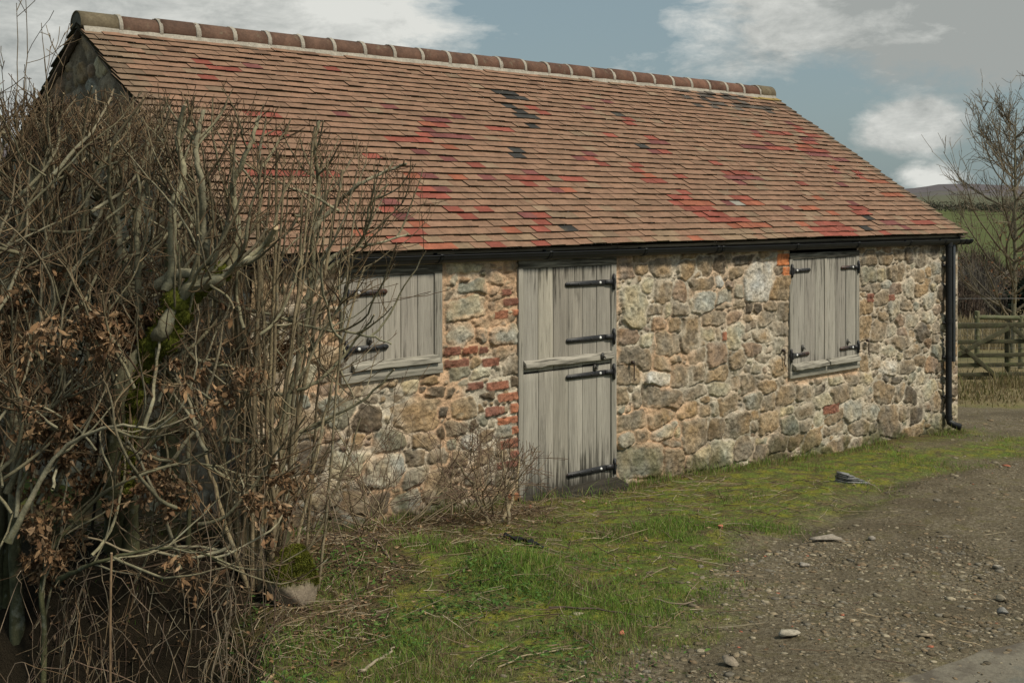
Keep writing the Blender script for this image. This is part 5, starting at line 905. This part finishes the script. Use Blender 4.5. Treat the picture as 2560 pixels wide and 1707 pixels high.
def scrub(X, Z, w, h, pal, label, n, sz, name='bare_bush', grp=None, cat='bush'):
    x, y = site(X, Z); z0 = float(gz(x, y)); root = thing(name, label, cat, (x, y, z0), grp); g = Geo()
    for k in range(9): tube(g, smooth_path([(x+rng.normal(0, w*.12), y+rng.normal(0, w*.1), z0-.1), (x+rng.normal(0, w*.2), y, z0+h*.4), (x+rng.normal(0, w*.3), y+rng.normal(0, .2), z0+h*.85)], 8, .03), np.linspace(.05, .02, 8), 5, (.12, .10, .075))
    g.build('trunk', M['bark'], root, smooth=True); g = Geo()
    if name == 'bare_bush':                                         # upright hair-fine twigs
        m = n; az = rng.uniform(0, 2*np.pi, m); q = np.sqrt(rng.random(m)); bx = x+np.cos(az)*q*w*.5; by = y+np.sin(az)*q*w*.35; t = rng.random(m); hh = h*(1-.55*q**2)*(.75+.5*fbm(bx*1.1, by*1.1, 3)); zz = z0+t*hh*.8
        blades(g, bx, by, zz, hh*rng.uniform(.15, .4, m), rng.uniform(.012, .03, m)*sz, pick(pal, m, .3), .7)
        g.build('crown', M['twig'], root)
    else:
        for k in range(7): crown_mass(g, (x+rng.normal(0, w*.2), y+rng.normal(0, w*.15), z0+h*rng.uniform(.25, .75)), (w*.3, w*.3, h*.3), n//7, sz, pal)
        g.build('crown', M['grass'], root)
BS = [(.095, .065, .05), (.075, .055, .042), (.12, .085, .06), (.065, .055, .04)]
BG = 'scrub beyond the dry field'
for X, Z, w, h, pal, lb, sz in ((16.3, 45, 3.6, 2.0, BS, 'brown leafless thicket nearest the barn wall beyond the dry field', 1), (18.3, 47, 3.4, 2.1, [(.13, .115, .095), (.16, .14, .115), (.1, .085, .07)], 'greyish bare bush beside the dark evergreen', 1), (21.8, 46, 4, 2.2, BS, 'brown thicket behind the bare tree', 1), (25.5, 48, 4.5, 2.1, BS, 'brown thicket at the far end of the scrub', 1), (16, 56, 6, 2.4, BS, 'taller brown wood behind the nearest thicket', 1.5), (22, 58, 7, 2.5, BS, 'tall brown wood behind the dark evergreen', 1.5), (28, 60, 8, 2.4, BS, 'tall brown wood farthest along the scrub', 1.5), (9.5, 52, 7, 2.3, BS, 'brown thicket hidden by the barn corner', 1.5)):
    scrub(X, Z, w, h, pal, lb, 5200, sz, grp=BG)
scrub(20.2, 45.5, 2.8, 2.0, [(.012, .022, .012), (.02, .032, .016), (.009, .014, .009)], 'dark evergreen bush in the scrub behind the bare tree', 3500, .09, 'evergreen_bush')
g = Geo()
for k in range(100):                                                 # far hedgerows and copses read as one mass
    X = rng.uniform(60, 190); Z = rng.choice([290, 320, 350, 385])+rng.normal(0, 4); x, y = site(X*1.25, Z); h = rng.uniform(.9, 1.9); crown_mass(g, (x, y, float(gz(x, y))+h*.8), (rng.uniform(2, 5), rng.uniform(2, 4), h*rng.uniform(.5, 1.1)), 300, .26, [(.075, .07, .05), (.10, .086, .06), (.06, .066, .04), (.11, .10, .068)])
tag(g.build('woodland', M['twig']), kind='stuff')
# ------------------------------------------------------------------ sky, sun, camera
EL, AZ = 51., 164.                                                  # degrees; azimuth clockwise from +y
W = bpy.data.worlds.new('World'); S.world = W; W.use_nodes = True; nt = W.node_tree; bg = nt.nodes['Background']
sky = N(nt, 'ShaderNodeTexSky', sky_type='NISHITA', sun_disc=False, sun_elevation=math.radians(EL), sun_rotation=math.radians(AZ), air_density=1.0, dust_density=2.5, ozone_density=1.0, altitude=150)
dv = N(nt, 'ShaderNodeTexCoord').outputs['Generated']
def wn(sc, det=8, rough=.6, s3=(1, 1, 2.4), off=0):
    mp = N(nt, 'ShaderNodeMapping'); mp.inputs['Scale'].default_value = s3; mp.inputs['Location'].default_value = (off, off*.7, 0); L(nt, dv, mp.inputs[0])
    n = N(nt, 'ShaderNodeTexNoise'); n.inputs['Scale'].default_value = sc; n.inputs['Detail'].default_value = det; n.inputs['Roughness'].default_value = rough; n.inputs['Distortion'].default_value = .25; L(nt, mp.outputs[0], n.inputs['Vector']); return n.outputs['Fac']
nA = wn(6.5, 12, .62); nB = wn(19, 10, .66, off=3.1); nC = wn(2.2, 5, .5, off=7.7)
def blob(d, r, amp, sq=1.8):
    s = N(nt, 'ShaderNodeVectorMath', operation='SUBTRACT'); s.inputs[1].default_value = d; L(nt, dv, s.inputs[0])
    m_ = N(nt, 'ShaderNodeVectorMath', operation='MULTIPLY'); m_.inputs[1].default_value = (1, 1, sq); L(nt, s.outputs[0], m_.inputs[0])
    l = N(nt, 'ShaderNodeVectorMath', operation='LENGTH'); L(nt, m_.outputs[0], l.inputs[0])
    n = N(nt, 'ShaderNodeMapRange', interpolation_type='SMOOTHSTEP'); n.inputs[1].default_value = 0; n.inputs[2].default_value = r; n.inputs[3].default_value = amp; n.inputs[4].default_value = 0; L(nt, l.outputs['Value'], n.inputs[0]); return n.outputs[0]
cov = nA
for d, r, a, sq in (((.404, .903, .142), .34, .5, 1.4), ((.335, .936, .109), .22, .2, 1.4), ((.560, .817, .137), .15, .17, 3), ((.84, .515, .158), .27, .36, 2.3), ((.885, .44, .15), .22, .26, 2.3), ((.835, .54, .098), .09, -.16, 1.8), ((.868, .494, .062), .062, .55, 1.9), ((.874, .485, .024), .05, .42, 2.6), ((.704, .693, .156), .16, -.2, 1.6), ((.80, .60, .075), .11, -.2, 1.6), ((.756, .640, .150), .07, .13, 3)):
    cov = mul(nt, cov, blob(d, r, a, sq), 'ADD')
cov = mul(nt, cov, rng_map(nt, nB, 0, 1, -.16, .16), 'ADD')
mask = rng_map(nt, cov, .53, .74, 0, 1)
cl = mixc(nt, rng_map(nt, mul(nt, mul(nt, mul(nt, mul(nt, nB, blob((.885, .44, .14), .30, -.34, 1.5), 'ADD'), blob((.866, .498, .066), .075, .45, 1.9), 'ADD'), blob((.874, .485, .022), .06, .6, 2.2), 'ADD'), rng_map(nt, nC, .3, .7, -.28, .28), 'ADD'), .3, .72, 0, 1), (5.0, 5.3, 5.1), (10.2, 10.3, 9.7))
skc = mixc(nt, .6, sky.outputs[0], (4.4, 5.8, 6.0))
fin = mixc(nt, mask, skc, cl); L(nt, fin, bg.inputs[0]); bg.inputs[1].default_value = .074
sun = bpy.data.lights.new('sun', 'SUN'); sun.energy = 3.7; sun.angle = math.radians(10); sun.color = (1, .92, .77); so = bpy.data.objects.new('sun', sun); COL.objects.link(so)
td = Vector((math.sin(math.radians(AZ))*math.cos(math.radians(EL)), math.cos(math.radians(AZ))*math.cos(math.radians(EL)), math.sin(math.radians(EL))))
so.rotation_euler = td.to_track_quat('Z', 'Y').to_euler(); so.location = td*30
cam = bpy.data.cameras.new('camera'); cam.sensor_width = 36; cam.lens = 2748/2352*36; cam.shift_y = -310/2352; cam.clip_start = .05; cam.clip_end = 6000
co_ = bpy.data.objects.new('camera', cam); COL.objects.link(co_); co_.location = (0, 0, CZ); co_.rotation_euler = (math.radians(90), 0, -math.atan2(FW[0], FW[1])); S.camera = co_
S.view_settings.view_transform = 'Standard'; S.view_settings.look = 'None'; S.view_settings.gamma = 1; S.view_settings.exposure = -.06
S.render.engine = 'CYCLES'; S.cycles.use_denoising = True
